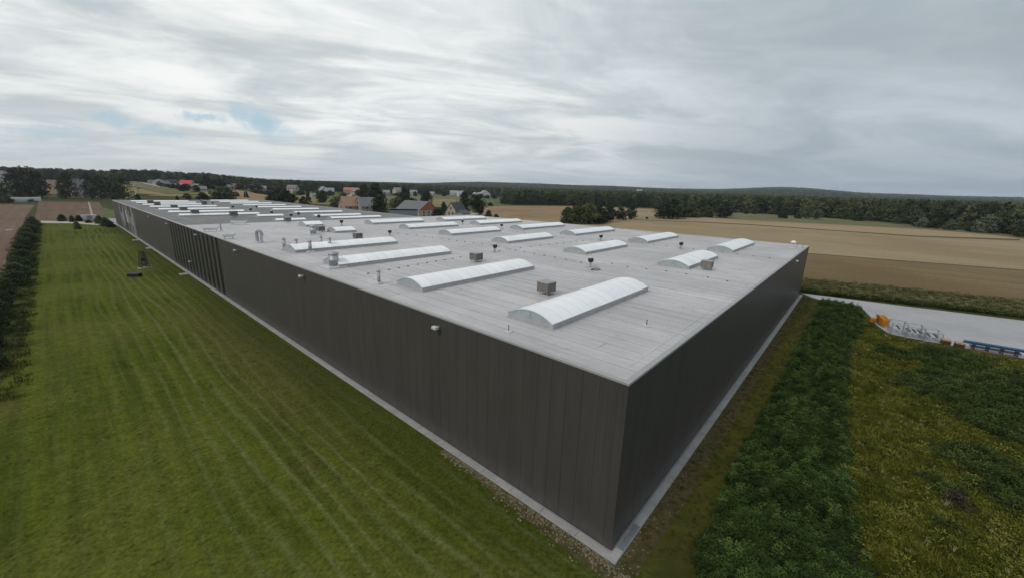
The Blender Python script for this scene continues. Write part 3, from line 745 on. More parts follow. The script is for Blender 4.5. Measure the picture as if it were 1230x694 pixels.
def make_stack(h, r, cap):
    e = thing('exhaust_stack', (0, 0, HH), 'x', 'exhaust stack', 'silver exhaust stacks on the roof')
    MB().cbox(-r * 2, -r * 2, 0, r * 2, r * 2, 0.22, 0.05).put('base', PALE, e)
    MB().lathe([(r, 0.2), (r, h * 0.45), (r * 1.05, h * 0.46), (r * 1.05, h * 0.5), (r, h * 0.51), (r, h * 0.8)], 12).put('pipe', STEEL, e, smooth=True)
    MB().lathe([(r * 0.9, h * 0.8), (r * cap, h * 0.84), (r * cap, h * 0.9), (r * 0.5, h)], 12).put('cowl', STEEL, e, smooth=True)
    return e
p1 = make_stack(2.0, 0.26, 1.25)
ST = [((4.17, 63.63), 'silver exhaust stack, leftmost of the five in a row by the skylight'), ((5.13, 61.11), 'silver exhaust stack, second from left of the five in a row'),
      ((6.08, 58.07), 'silver exhaust stack, middle one of the five in a row'), ((9.95, 62.96), 'silver exhaust stack, fourth from left of the five in a row'),
      ((10.02, 59.71), 'silver exhaust stack, rightmost of the five in a row')]
for i, (q, lab) in enumerate(ST): place(p1, i == 0, (q[0], q[1], HH + 0.013), lab)
p2 = make_stack(2.1, 0.62, 1.15)
for i, (q, lab) in enumerate((((3.25, 43.68), 'thick silver exhaust stack at the left end of the third skylight'), ((16.41, 81.69), 'thick silver exhaust stack beside the brown roof unit and small skylight'))):
    place(p2, i == 0, (q[0], q[1], HH + 0.013), lab)
p3 = make_stack(1.7, 0.17, 1.4)
for i, (q, lab) in enumerate((((2.58, 31.29), 'slim silver exhaust stack standing alone near the left roof edge'), ((3.87, 100.42), 'slim silver pipe near the left roof edge where the roof turns pale'))):
    place(p3, i == 0, (q[0], q[1], HH + 0.013), lab)

def duct_unit(q, lab, L=2.6, rz=0.0, legs=True):
    e = thing('air_duct', (q[0], q[1], HH + 0.013), lab, 'duct', None, rz)
    MB().cbox(-L / 2, -0.45, 0.5, L / 2, 0.45, 1.2, 0.08).put('duct_body', PALE, e)
    MB().tube((L / 2 - 0.3, 0, 1.0), (L / 2 + 0.3, 0, 1.3), 0.22, 0.25, 10).put('duct_mouth', PALE, e)
    e.scale = (.8, .8, .75)
    for x in (-L / 2 + 0.3, L / 2 - 0.3):
        for y in (-0.35, 0.35): MB().box(x - 0.04, y - 0.04, 0, x + 0.04, y + 0.04, 0.5).put('leg', STEEL, e)
duct_unit((10.84, 113.6), 'long white roof duct lying on legs on the dark roof', 4.6, math.radians(-40))
duct_unit((1.56, 98.72), 'low white roof duct by the left roof edge on the pale roof', 3.2, math.radians(-10))
duct_unit((1.16, 83.37), 'short white roof duct nearer along the left roof edge', 2.2, math.radians(-20))
def gooseneck(q, lab, s=1.0):
    e = thing('gooseneck_vent', (q[0], q[1], HH + 0.013), lab, 'roof vent', None, math.radians(-60), (s,) * 3)
    MB().cbox(-0.5, -0.5, 0, 0.5, 0.5, 0.15, 0.04).put('base', PALE, e)
    g = MB(); pts = [(0, 0, 0.15), (0, 0, 1.2)] + [(0.4 - 0.4 * math.cos(a), 0, 1.2 + 0.4 * math.sin(a)) for a in (0.6, 1.2, 1.8, 2.4, 3.0)] + [(0.8, 0, 0.9)]
    for a, b in zip(pts, pts[1:]): g.tube(a, b, 0.2, n=8, caps=False)
    g.put('bent_pipe', STEEL, e, smooth=True)
    MB().box(0.55, -0.25, 0.0, 0.7, 0.25, 0.85).put('bracket', PALE, e)
gooseneck((3.49, 74.74), 'bent silver vent pipe near the left roof edge, before the five stacks', 1.35)
gooseneck((2.97, 77.36), 'small bent vent pipe beside the left roof edge', 0.5) if False else None
# antenna cluster at the right roof corner
e = thing('weather_mast', (*(87.22, 2.37), HH + 0.013), 'white domed vent with pipes at the right roof corner', 'roof vent', None, 0)
MB().lathe([(0.9, 0), (0.9, 0.06), (0.12, 0.1), (0.12, 1.0)], 12).put('post', PALE, e)
MB().lathe([(0.15, 1.0), (0.6, 1.05), (0.5, 1.3), (0.2, 1.5)], 12).put('dome', GLAZ, e, smooth=True)
for (q, lab) in (((89.04, 1.8), 'thin white pipe loop next to the domed vent at the right roof corner'), ((88.39, 0.65), 'thin grey post at the very right roof corner')):
    e = thing('pipe_post', (q[0], q[1], HH + 0.013), lab, 'pipe')
    MB().tube((0, 0, 0), (0, 0, 1.1), 0.09, n=8).put('post', STEEL, e)
    MB().tube((-0.35, 0, 1.1), (0.35, 0, 1.1), 0.09, n=8).put('crossbar', STEEL, e)

# lightning conductor runs: wire with holder blocks
hb = MB().cbox(-0.09, -0.09, 0, 0.09, 0.09, 0.11, 0.03).mesh('holder', BITUMEN)
def conductor(pts, gap, lab):
    e = thing('lightning_conductor', (pts[0][0], pts[0][1], HH + 0.013), lab, 'roof cable', None)
    g = MB(); o0 = Vector((*pts[0], 0))
    for a, b in zip(pts, pts[1:]):
        a, b = Vector((*a, 0)) - o0, Vector((*b, 0)) - o0
        L = (b - a).length; n_ = max(1, int(L / gap))
        for k in range(n_): put('holder', hb, e, a.lerp(b, k / n_))
        g.tube(a + Vector((0, 0, 0.12)), b + Vector((0, 0, 0.12)), 0.014, n=4)
    g.put('wire', STEEL, e)
conductor([(4.38, 36.96), (10.92, 37.95), (17.88, 38.53), (23.1, 38.99)], 1.6, 'dotted conductor line between the second and third left-hand skylights')
conductor([(35.64, 19.7), (34.9, 16.76), (36.25, 11.49), (36.31, 5.9), (35.35, 0.86)], 1.9, 'dotted conductor line running to the right roof edge')
conductor([(31.52, 75.67), (33.59, 67.92), (34.27, 59.75), (35.44, 45.72), (34.0, 36.0), (33.2, 26.58), (31.88, 20.19)], 2.2, 'long conductor line slanting across the middle of the roof')
conductor([(65.66, 35.39), (64.27, 24.75), (65.3, 14.02), (64.19, 5.72), (63.6, 0.45)], 2.2, 'conductor line passing the front of the right-hand skylights to the roof edge')
conductor([(31.17, 39.47), (37.43, 39.88), (46.03, 39.27), (57.57, 38.4), (64.45, 36.26)], 2.2, 'conductor line joining the roof ventilators left of the right-hand skylights')
conductor([(64.88, 92.76), (61.48, 74.56), (59.68, 54.51), (57.34, 41.37)], 2.6, 'far conductor line running before the far right-hand skylights')
e = thing('cable_coil', (*(29.44, 18.94), HH + 0.013), 'dark loose cable loop beside the roof ventilator behind the nearest skylight', 'cable')
g = MB(); pts = [(0.9 * math.cos(a) * (1 + 0.2 * math.sin(3 * a)), 0.5 * math.sin(a), 0.05) for a in [i * 0.45 for i in range(13)]]
for a, b in zip(pts, pts[1:]): g.tube(a, b, 0.05, n=5)
g.put('cable', BLACK, e)
# pale drip line of sealant behind the nearest skylight
for (q, lab) in (((1.54, 10.71), 'tiny lightning rod by the left roof edge, nearest the corner'), ((10.87, 3.58), 'tiny rod on a white pad in the near right part of the roof')):
    e = thing('roof_rod', (q[0], q[1], HH + 0.013), lab, 'lightning rod')
    MB().lathe([(0.3, 0), (0.3, 0.05), (0.12, 0.08)], 10).put('pad', PALE, e)
    MB().tube((0, 0, 0.06), (0, 0, 0.55), 0.035, n=6).put('rod', BLACK, e)

# ---------------------------------------------------------------- vegetation builders
def leaf_arrays(rng, cl, leaf, per, squash=0.8, shape=None):
    """cl: list of (centre, radius); returns leaf faces spread through every clump"""
    V = []; F = []
    for c, r in cl:
        for _ in range(per):
            d = Vector((rng.gauss(0, 1), rng.gauss(0, 1), rng.gauss(0, 1))).normalized()
            p_ = Vector(c) + Vector((d.x, d.y, d.z * squash)) * r * rng.uniform(0.55, 1.05)
            nrm = (d + Vector((rng.gauss(0, .6), rng.gauss(0, .6), rng.gauss(0, .6) + 0.3))).normalized()
            a = nrm.orthogonal().normalized(); b = nrm.cross(a)
            w = rng.uniform(0, 6.28); a, b = a * math.cos(w) + b * math.sin(w), b * math.cos(w) - a * math.sin(w)
            s = leaf * rng.uniform(0.6, 1.35)
            k = len(V)
            V += [p_ - a * s, p_ - b * s * 0.6 + nrm * s * .15, p_ + a * s, p_ + b * s * 0.6 - nrm * s * .1]
            F.append((k, k + 1, k + 2, k + 3))
    return V, F
def tree_meshes(seed, leafm, h=18.0, w=14.0, n=40, per=44, leaf=0.55, base=0.12, form='round'):
    rng = random.Random(seed); cl = []
    for i in range(n):
        z = rng.uniform(0, 1)
        if form == 'round': rad = math.sqrt(max(0.02, 1 - (2 * z - 0.9) ** 2 * 0.95)) if z > 0.45 else 0.85 + 0.15 * z / 0.45
        elif form == 'tall': rad = (0.55 + 0.45 * math.sin(math.pi * min(1, z * 0.9 + 0.15)))
        elif form == 'cone': rad = 1.02 - z
        else: rad = math.sqrt(max(0.05, 1 - z * z * 0.9))
        a = rng.uniform(0, 6.283); q = rad * math.sqrt(rng.uniform(0.25, 1))
        r = (0.20 + 0.12 * rng.random()) * w * (0.6 if form in ('cone', 'tall') else 0.75)
        R = max(0, w / 2 * q - r * 0.6)
        cl.append((Vector((R * math.cos(a), R * math.sin(a), h * base + (h * (1 - base) - r * 0.7) * z * 0.97 + r * 0.35)), r))
    V, F = leaf_arrays(rng, cl, leaf, per)
    crown = mesh_from('crown', V, F, leafm)
    g = MB(); tr = 0.025 * w + 0.1
    g.tube((0, 0, -0.3), (0.1, 0.05, h * 0.3), tr, tr * 0.7, 7, False)
    g.tube((0.1, 0.05, h * 0.3), (-0.1, 0.1, h * 0.7), tr * 0.7, tr * 0.3, 6, False)
    for k in range(6):
        a = k * 1.05 + rng.random(); z = h * rng.uniform(0.18, 0.5)
        g.tube((0, 0, z), (w * .3 * math.cos(a), w * .3 * math.sin(a), z + h * 0.25), tr * 0.35, tr * 0.12, 5, False)
    return g.mesh('trunk', BARK), crown, h, w
def place_tree(kind, tm, x, y, H, W, label, cat='tree', group=None, name=None, z=None):
    tr, cr, h, w = tm
    s = random.uniform(0, 6.28)
    e = thing(name or kind, (x, y, terrain(x, y) if z is None else z), label, cat, group, s, (W / w, W / w, H / h))
    put('trunk', tr, e); put('crown', cr, e)
    return e
BIG = [tree_meshes(11 + i, F_DARK, 26, 20, 46, 34, 0.75, 0.06, 'round') for i in range(3)]
MIDT = [tree_meshes(21 + i, F_MID, 14, 11, 44, 46, 0.5, 0.08, 'round') for i in range(3)]
DARKT = [tree_meshes(31 + i, F_DARK, 14, 11, 44, 46, 0.5, 0.06, 'round') for i in range(3)]
EDGE = [tree_meshes(41 + i, F_WOOD, 25, 15, 40, 32, 0.75, 0.02, ('round', 'tall', 'round', 'tall')[i]) for i in range(4)]
BUSHM = [tree_meshes(51 + i, m_, 6, 8, 40, 60, 0.36, 0.0, 'dome') for i, m_ in enumerate((F_OLIVE, F_GREY, F_DARK, F_MID))]
CONE = tree_meshes(61, F_DARK, 14, 6, 34, 26, 0.4, 0.03, 'cone')
HEDG = [tree_meshes(71 + i, F_HEDGE, 4.4, 4.6, 50, 70, 0.13, 0.0, ('dome', 'round', 'dome')[i]) for i in range(3)]

# hedge along the left side of the lawn, shrub by shrub
rng = random.Random(9)
y = 300.0; k = 0; ys = []
while y > 60: ys.append(y); y -= 12.5 if y > 120 else 9.0
NH = len(ys)
for k, y in enumerate(ys):
    lab = 'dark hedge shrub left of the lawn, %s from the far end of the row' % (ORD[k] if k < 20 else ORD[k - 20])
    if k >= 20: lab = 'dark hedge shrub left of the lawn, %s from the near end of the row' % ORD[NH - 1 - k]
    place_tree('hedge_shrub', HEDG[k % 3], -28.9 + rng.uniform(-.5, .5), y, rng.uniform(3.2, 4.4), rng.uniform(4.2, 5.6) * (1.45 if y > 120 else 1.05), lab, 'shrub', 'hedge shrubs left of the lawn')
for s_ in [o for o in COL.objects if o.name.startswith('hedge_shrub')]: s_.scale.x *= 0.8; s_.rotation_euler.z = rng.uniform(-0.3, 0.3) + (math.pi if rng.random() > .5 else 0)

def T(kind, tm, q, label, cat='tree', group=None, name=None):
    return place_tree(kind, tm, q[0], q[1], q[2], q[3], label, cat, group, name)
# big dark trees beyond the ploughed fields, far left
for i, (q, lab) in enumerate([
    ((-50.0, 569.0, 16.8, 16.3), 'dark tree cut by the left picture edge, left of the greenhouse'), ((-42.7, 628.5, 30.9, 18.3), 'huge dark tree standing left behind the greenhouse'),
    ((-34.7, 662.7, 33.0, 26.7), 'tallest dark tree of the far left clump behind the ploughed field'), ((-27.2, 672.9, 27.4, 18.3), 'dark tree at the right edge of the far left clump'),
    ((-7.1, 658.1, 28.6, 21.3), 'dark round tree standing between the hill field and the pink house'), ((-11.1, 646.3, 23.3, 11.8), 'dark tree at the left shoulder of the round tree by the pink house'),
    ((7.8, 622.0, 26.9, 15.3), 'dark tree just right of the pink house'), ((15.3, 621.4, 25.4, 18.2), 'dark tree in the middle of the clump by the far warehouse end'),
    ((22.9, 609.9, 27.1, 18.2), 'tall dark tree in the clump behind the far warehouse corner'), ((27.6, 555.9, 22.6, 20.2), 'dark spreading tree at the right end of the clump behind the far warehouse corner')]):
    T('broadleaf_tree', BIG[i % 3], q, lab, 'tree', 'big dark trees at the far left')
# trees and bushes right behind the far warehouse end
for i, (tm, q, lab, nm) in enumerate([
    (BUSHM[0], (65.8, 486.2, 5.6, 8.1), 'light green round bush behind the dark roof edge, left of the dark bush', 'bush'), (BUSHM[2], (77.4, 482.5, 6.5, 11.5), 'dark flat bush behind the roof edge, between two greener bushes', 'bush'),
    (BUSHM[0], (96.4, 487.7, 12.8, 28.2), 'large round olive bush standing alone behind the far roof edge', 'bush'), (BUSHM[2], (129.2, 567.0, 4.2, 5.1), 'tiny dark bush right of the large round olive bush', 'bush'),
    (BUSHM[2], (135.3, 556.4, 7.3, 6.0), 'small dark bush by the pole in the brown hill field', 'bush'), (BUSHM[2], (32.1, 498.6, 5.6, 4.6), 'small dark bush at the left end of the roof behind the roof edge', 'bush'),
    (BUSHM[2], (58.6, 487.1, 3.7, 3.2), 'tiny dark bush behind the roof edge below the hill meadow', 'bush'),
    (DARKT[0], (155.4, 511.3, 16.2, 19.6), 'dark tree at the left end of the valley trees', 'tree'), (DARKT[1], (151.1, 476.5, 14.8, 22.2), 'dark wide tree in front of the white tower house', 'tree'),
    (BUSHM[2], (151.0, 519.4, 10.6, 15.7), 'low dark bush left of the valley trees', 'bush'), (DARKT[2], (152.3, 461.3, 11.2, 14.5), 'dark tree at the right foot of the white tower house', 'tree'),
    (CONE, (159.2, 437.3, 16.4, 9.7), 'dark pointed tree standing right of the valley trees', 'tree'), (DARKT[0], (163.0, 459.9, 8.6, 11.1), 'low dark tree beside the pointed tree', 'tree'),
    (MIDT[0], (170.4, 398.4, 11.9, 15.3), 'fresh green tree left of the orange-roofed barn', 'tree'), (MIDT[1], (207.2, 457.2, 14.2, 13.8), 'fresh green tree behind the orange-roofed barn', 'tree'),
    (DARKT[1], (198.1, 491.8, 14.7, 16.3), 'dark tree in the middle of the valley below the grey houses', 'tree'),
    (DARKT[0], (198.1, 392.4, 23.8, 19.5), 'tall dark tree behind the grey barn', 'tree'), (DARKT[2], (194.5, 363.0, 25.6, 21.9), 'tallest dark tree behind the grey barn and metal shed', 'tree'),
    (DARKT[1], (139.4, 262.3, 17.3, 13.7), 'very dark tree between the grey barn and the metal shed', 'tree'), (MIDT[2], (198.9, 331.0, 13.7, 17.7), 'olive green tree behind the metal shed', 'tree'),
    (DARKT[2], (250.0, 396.2, 23.0, 16.5), 'dark tree above the red-gabled barn', 'tree'), (MIDT[0], (228.6, 352.0, 12.7, 15.8), 'olive green tree behind the roof of the red-gabled barn', 'tree'),
    (DARKT[0], (201.5, 288.6, 20.2, 14.3), 'dark tree right behind the red gable', 'tree'), (BUSHM[2], (177.7, 242.9, 7.1, 11.8), 'dark bushes between the red-gabled barn and the cream house', 'bush'),
    (BUSHM[2], (224.0, 292.7, 9.8, 7.1), 'brown-green small bush left of the cream house gable', 'bush'),
    (DARKT[1], (243.3, 284.8, 20.5, 12.2), 'dark tree right behind the cream house', 'tree'), (DARKT[2], (229.1, 252.4, 18.9, 17.9), 'large dark tree at the edge of the far stubble field', 'tree'),
    (BUSHM[3], (226.8, 235.4, 5.4, 6.5), 'green bush on the stubble field edge by the far roof edge', 'bush'), (BUSHM[2], (227.0, 226.7, 2.7, 5.0), 'low dark bush right of the green bush on the stubble field edge', 'bush'),
    (BUSHM[2], (390.8, 394.2, 4.9, 9.5), 'small dark bush in the green pasture', 'bush'),
    (BUSHM[3], (230.1, 156.1, 11.7, 13.0), 'left green bush of the large clump in the stubble field', 'bush'), (BUSHM[0], (233.5, 150.3, 13.0, 16.6), 'middle olive bush of the large clump in the stubble field', 'bush'),
    (BUSHM[0], (237.7, 143.7, 14.6, 17.8), 'tallest olive bush of the large clump in the stubble field', 'bush'), (BUSHM[2], (249.0, 141.8, 13.0, 13.8), 'dark bush at the right side of the large clump in the stubble field', 'bush'),
    (DARKT[1], (272.3, 145.9, 13.5, 16.8), 'dark tree right of the large bush clump', 'tree'), (BUSHM[2], (263.0, 146.7, 8.8, 10.5), 'low dark bush filling the gap right of the large bush clump', 'bush'),
    (DARKT[2], (301.3, 149.8, 11.1, 13.7), 'round dark tree at the right end of the field clump', 'tree'), (DARKT[0], (336.9, 155.7, 14.8, 11.0), 'small slender dark tree standing free right of the field clump', 'tree'),
    (BUSHM[2], (322.1, 150.0, 6.2, 4.5), 'dark shrub at the foot of the slender tree', 'bush'), (BUSHM[2], (346.4, 144.8, 1.9, 3.1), 'tiny bush on the field between two trees', 'bush'),
    (DARKT[0], (369.1, 137.7, 16.7, 24.3), 'broad dark tree on the wheat field edge', 'tree'), (MIDT[2], (377.6, 132.8, 21.0, 24.5), 'broad grey-green tree towering behind the dark field edge tree', 'tree'),
    (DARKT[2], (385.1, 129.0, 14.4, 18.1), 'dark tree at the right of the broad field edge tree', 'tree'),
    (BUSHM[3], (425.5, 130.8, 11.2, 21.3), 'round green bush right of the broad field edge trees', 'bush'), (BUSHM[3], (445.9, 120.7, 11.9, 19.0), 'second round green bush right of the broad field edge trees', 'bush'),
    (DARKT[1], (462.8, 106.6, 15.8, 23.7), 'dark rounded tree in front of the forest, right of the two round bushes', 'tree'), (BUSHM[2], (614.3, 116.2, 5.4, 8.1), 'small bush in the green margin left of the forest edge', 'bush'),
    (BUSHM[3], (621.2, 108.3, 11.1, 9.3), 'upright bush in the green margin below the woods', 'bush'),
    (BUSHM[3], (598.5, 7.0, 9.2, 8.9), 'round dark bush in front of the woods, left one of two', 'bush'), (BUSHM[2], (577.4, -3.2, 11.2, 16.0), 'round dark bush in front of the woods, right one of two', 'bush'),
    (BUSHM[0], (520.1, -45.5, 14.8, 15.9), 'olive bush at the foot of the woods', 'bush'), (BUSHM[1], (503.3, -49.4, 8.7, 10.7), 'pale grey-green bush left of centre before the woods', 'bush'),
    (BUSHM[2], (499.8, -56.6, 8.1, 10.5), 'brown-green bush before the woods beside the pale one', 'bush'), (BUSHM[1], (486.7, -65.6, 8.1, 10.8), 'grey-green bush between the pale bush and the large grey one', 'bush'),
    (BUSHM[2], (477.5, -76.0, 6.8, 7.6), 'small dark bush left of the large pale bush', 'bush'), (BUSHM[1], (471.6, -83.3, 13.8, 18.8), 'large pale grey-green bush before the woods at the far right', 'bush'),
    (BUSHM[3], (441.9, -94.8, 7.5, 8.5), 'fresh green bush at the right picture edge before the woods', 'bush'), (BUSHM[0], (554.6, -33.4, 7.1, 8.7), 'yellowish low bush at the forest edge right of centre', 'bush'),
    (MIDT[0], (557.4, 42.6, 13.0, 11.7), 'dark green tree before the woods above the far wheat strip', 'tree'), (MIDT[1], (548.8, 32.5, 11.7, 13.2), 'wide green tree before the woods right of the dark green one', 'tree'),
    (BUSHM[2], (532.8, 62.2, 9.4, 10.6), 'dark bush on the green margin in front of the woods', 'bush'), (BUSHM[3], (548.7, 49.7, 5.8, 8.7), 'low green bush on the margin below the woods', 'bush'),
    # bushes at the far end of the lawn
    (BUSHM[2], (-18.6, 312.1, 3.4, 4.4), 'dark low bush at the far end of the lawn, leftmost', 'bush'), (BUSHM[2], (-15.2, 304.3, 3.2, 2.6), 'small dark bush at the far end of the lawn, second from left', 'bush'),
    (BUSHM[2], (-12.7, 307.9, 3.1, 3.6), 'dark bush behind the single lawn shrub', 'bush'), (BUSHM[3], (-14.9, 260.1, 3.3, 3.0), 'single green shrub standing in front on the far lawn', 'bush'),
    (BUSHM[0], (-6.1, 287.3, 3.8, 3.9), 'yellow-green bush by the far pavement, left of its group', 'bush'), (BUSHM[0], (-5.0, 271.1, 4.0, 4.5), 'olive bush in the middle of the group by the far pavement', 'bush'),
    (BUSHM[2], (-3.7, 264.8, 2.9, 4.0), 'dark low bush at the far warehouse corner', 'bush'), (BUSHM[2], (-9.6, 295.2, 1.6, 3.0), 'tiny dark shrub before the grey container', 'bush'),
    (BUSHM[3], (-33.1, 558.5, 3.9, 10.5), 'green hedge bush right of the greenhouse', 'bush'), (BUSHM[0], (-47.8, 551.3, 5.9, 11.5), 'olive bush left of the greenhouse', 'bush'),
    ]):
    T('broadleaf_tree' if nm == 'tree' else 'bush', tm, q, lab, nm)

T('bush', tree_meshes(66, foliage('brown_dead_leaves', (0.05, 0.038, 0.022), (0.08, 0.06, 0.036)), 2.2, 3, 26, 40, 0.10, 0.0, 'dome'), (*(21.83, -17.7), 1.5, 2.1), 'withered brown bush among the olive weeds at the lower right', 'bush')
def ray_line(P, Q, step):
    P, Q = Vector(P), Vector(Q); n = max(1, int((Q - P).length / step))
    return [P.lerp(Q, k / n) for k in range(n)]
# first row of the woods: each tree of its own
EDGE_LINE = [(455.9, 430.09), (540.39, 399.52), (593.14, 357.54), (659.19, 295.95), (659.3, 217.18), (653.22, 165.03), (654.86, 120.0), (640.73, 57.85), (614.0, 13.0), (593.03, -25.13), (532.92, -58.82), (489.15, -84.44), (463.01, -101.75), (402.99, -114.03)]
rng = random.Random(31); cnt = 0
for a, b in zip(EDGE_LINE, EDGE_LINE[1:]):
    for q in ray_line(a, b, 11.0):
        x, y = q.x + rng.uniform(0, 8), q.y + rng.uniform(-4, 4)
        place_tree('woodland_tree', EDGE[rng.randrange(4)], x, y, rng.uniform(17, 27), rng.uniform(13, 19),
                   'tall green tree in the front row of the woods beyond the wheat field', 'tree', 'front row of the woods beyond the wheat field')
        cnt += 1
print('edge trees', cnt)
# village trees on the left and centre skyline
VT = []
def row(p0, p1, n, w, hgt, jitter=1.0):
    for k in range(n):
        s = (k + 0.5) / n
        VT.append((p0[0] + (p1[0] - p0[0]) * s, p0[1] + (p1[1] - p0[1]) * s, w, hgt))
row((87.8, 970.9), (108.9, 898.5), 8, 14, 11)
row((84.5, 810.4), (86.5, 579.4), 11, 11, 7)
row((88.3, 601.0), (93.1, 601.4), 2, 11, 8)
row((113.3, 928.1), (157.0, 780.5), 11, 14, 13)
row((116.3, 693.9), (145.4, 720.7), 4, 12, 8)
row((161.7, 791.2), (311.9, 991.7), 12, 17, 13)
row((187.7, 727.1), (215.0, 702.5), 6, 12, 7)
row((311.9, 991.7), (488.5, 996.4), 15, 17, 13)
row((240.1, 739.0), (311.3, 708.4), 8, 13, 9)
row((468.4, 956.9), (741.8, 981.1), 15, 19, 14)
row((462.5, 762.5), (701.8, 788.3), 9, 14, 9)
row((741.8, 981.1), (902.2, 848.9), 12, 19, 15)
row((638.1, 742.1), (679.2, 646.8), 7, 13, 9)
rng = random.Random(77)
for (x, y, w_, h_) in VT:
    x += rng.uniform(-9, 9); y += rng.uniform(-9, 9)
    tm = rng.choice(DARKT + MIDT[:1])
    place_tree('village_tree', tm, x, y, h_ * rng.uniform(.7, 1.2), w_ * rng.uniform(.8, 1.3), 'small dark tree among the distant village houses', 'tree', 'trees among the distant village houses')
print('village trees', len(VT))

# instancing of plants nobody could count
def scatter(name, pts, src, label, cat=None):
    """pts: (x, y, z, rz, sx, sz, tilt)"""
    me = bpy.data.meshes.new(name)
    me.from_pydata([p_[:3] for p_ in pts], [], [])
    ra = me.attributes.new('rot', 'FLOAT_VECTOR', 'POINT'); sa = me.attributes.new('scl', 'FLOAT_VECTOR', 'POINT')
    ra.data.foreach_set('vector', np.array([(p_[6] * math.cos(p_[3] * 3), p_[6] * math.sin(p_[3] * 3), p_[3]) for p_ in pts], dtype=np.float32).ravel())
    sa.data.foreach_set('vector', np.array([(p_[4], p_[4], p_[5]) for p_ in pts], dtype=np.float32).ravel())
    o = put(name, me)
    ng = bpy.data.node_groups.new(name, 'GeometryNodeTree')
    ng.interface.new_socket('Geometry', in_out='INPUT', socket_type='NodeSocketGeometry')
    ng.interface.new_socket('Geometry', in_out='OUTPUT', socket_type='NodeSocketGeometry')
    gi = ng.nodes.new('NodeGroupInput'); go = ng.nodes.new('NodeGroupOutput')
    ip = ng.nodes.new('GeometryNodeInstanceOnPoints')
    oi = ng.nodes.new('GeometryNodeObjectInfo'); oi.inputs['Object'].default_value = src
    r = ng.nodes.new('GeometryNodeInputNamedAttribute'); r.data_type = 'FLOAT_VECTOR'; r.inputs['Name'].default_value = 'rot'
    s = ng.nodes.new('GeometryNodeInputNamedAttribute'); s.data_type = 'FLOAT_VECTOR'; s.inputs['Name'].default_value = 'scl'
    er = ng.nodes.new('FunctionNodeEulerToRotation')
    L = ng.links.new
    L(gi.outputs[0], ip.inputs['Points']); L(oi.outputs['Geometry'], ip.inputs['Instance'])
    L(r.outputs['Attribute'], er.inputs[0]); L(er.outputs[0], ip.inputs['Rotation']); L(s.outputs['Attribute'], ip.inputs['Scale'])
    L(ip.outputs[0], go.inputs[0])
    md = o.modifiers.new('scatter', 'NODES'); md.node_group = ng
    return tag(o, label, cat, None, 'stuff')
def src_obj(name, me): return bpy.data.objects.new(name, me)

# the woods behind the first row and on the hills
def wood_mesh(seed, h, w, n, per, leaf):
    return tree_meshes(seed, F_WOOD, h, w, n, per, leaf, 0.05, 'round')[1]
W_NEAR = [src_obj('wood_crown', wood_mesh(81 + i, 22, 16, 26, 22, 1.0)) for i in range(2)]
W_FAR = [src_obj('wood_clump', wood_mesh(91 + i, 20, 46, 44, 18, 2.0)) for i in range(2)]
AZ_EDGE = [(to_polar(*q)) for q in EDGE_LINE]
AZ_EDGE.sort()
def edge_dist(az):
    if az <= AZ_EDGE[0][0]: return AZ_EDGE[0][1] + 15
    for (a, da), (b, db) in zip(AZ_EDGE, AZ_EDGE[1:]):
        if a <= az <= b: return da + (db - da) * (az - a) / (b - a) + 15
    return None
AZL = to_polar(*(455.9, 430.09))[0]
rng = random.Random(101)
near_pts = [[], []]; far_pts = [[], []]
def tz(x, y, d):
    z = terrain(x, y)
    if d > 1500: z += (noise.noise(Vector((x / 700, y / 700, 0.3)))) * 10 * min(1, (d - 1500) / 2500)
    return z
def clear_of_houses(x, y): return all((x - hx) ** 2 + (y - hy) ** 2 > hr * hr for hx, hy, hr in CLEAR)
CLEAR = [(*(3393.0, 1513.5), 60), (*(2399.7, 317.1), 60), (*(1645.3, 2289.1), 50)]
for az10 in range(-400, 1250):
    az = az10 / 10
    if az < AZL: d0 = edge_dist(az)
    elif az < 60: d0 = 1250
    elif az < 76: d0 = 1150
    elif az < 85.8: d0 = 1120
    else: d0 = 1330
    d = d0
    while d < 1900:
        # hold the spacing near 10 m: spots are thinned by the angular density
        if rng.random() < min(1.0, d * math.radians(0.1) / 9.5):
            a = az + rng.uniform(-.05, .05); dd = d + rng.uniform(-4, 4)
            x, y = from_polar(a, dd)
            if noise.noise(Vector((x / 160, y / 160, 7))) > (-0.35 if dd > d0 + 60 else -9) and clear_of_houses(x, y):
                near_pts[rng.randrange(2)].append((x, y, tz(x, y, dd), rng.uniform(0, 6.28), rng.uniform(.75, 1.3), rng.uniform(.65, 1.2), 0.0))
        d += 9.5 if d < d0 + 150 else 13
for az10 in range(-200, 560):
    az = az10 / 5
    d = 1850.0
    while d < 7600:
        if rng.random() < min(1.0, d * math.radians(0.2) / 26):
            x, y = from_polar(az + rng.uniform(-.1, .1), d + rng.uniform(-12, 12))
            if clear_of_houses(x, y): far_pts[rng.randrange(2)].append((x, y, tz(x, y, d) - 3, rng.uniform(0, 6.28), rng.uniform(.7, 1.2), rng.uniform(.5, .85), 0.0))
        d += 26 if d < 3500 else 42
print('woods', [len(q) for q in near_pts + far_pts])
for i in range(2):
    scatter('woodland', near_pts[i], W_NEAR[i], 'dense green woodland canopy rising behind the front row of trees')
    scatter('hill_forest', far_pts[i], W_FAR[i], 'dark forest covering the distant hills along the horizon')

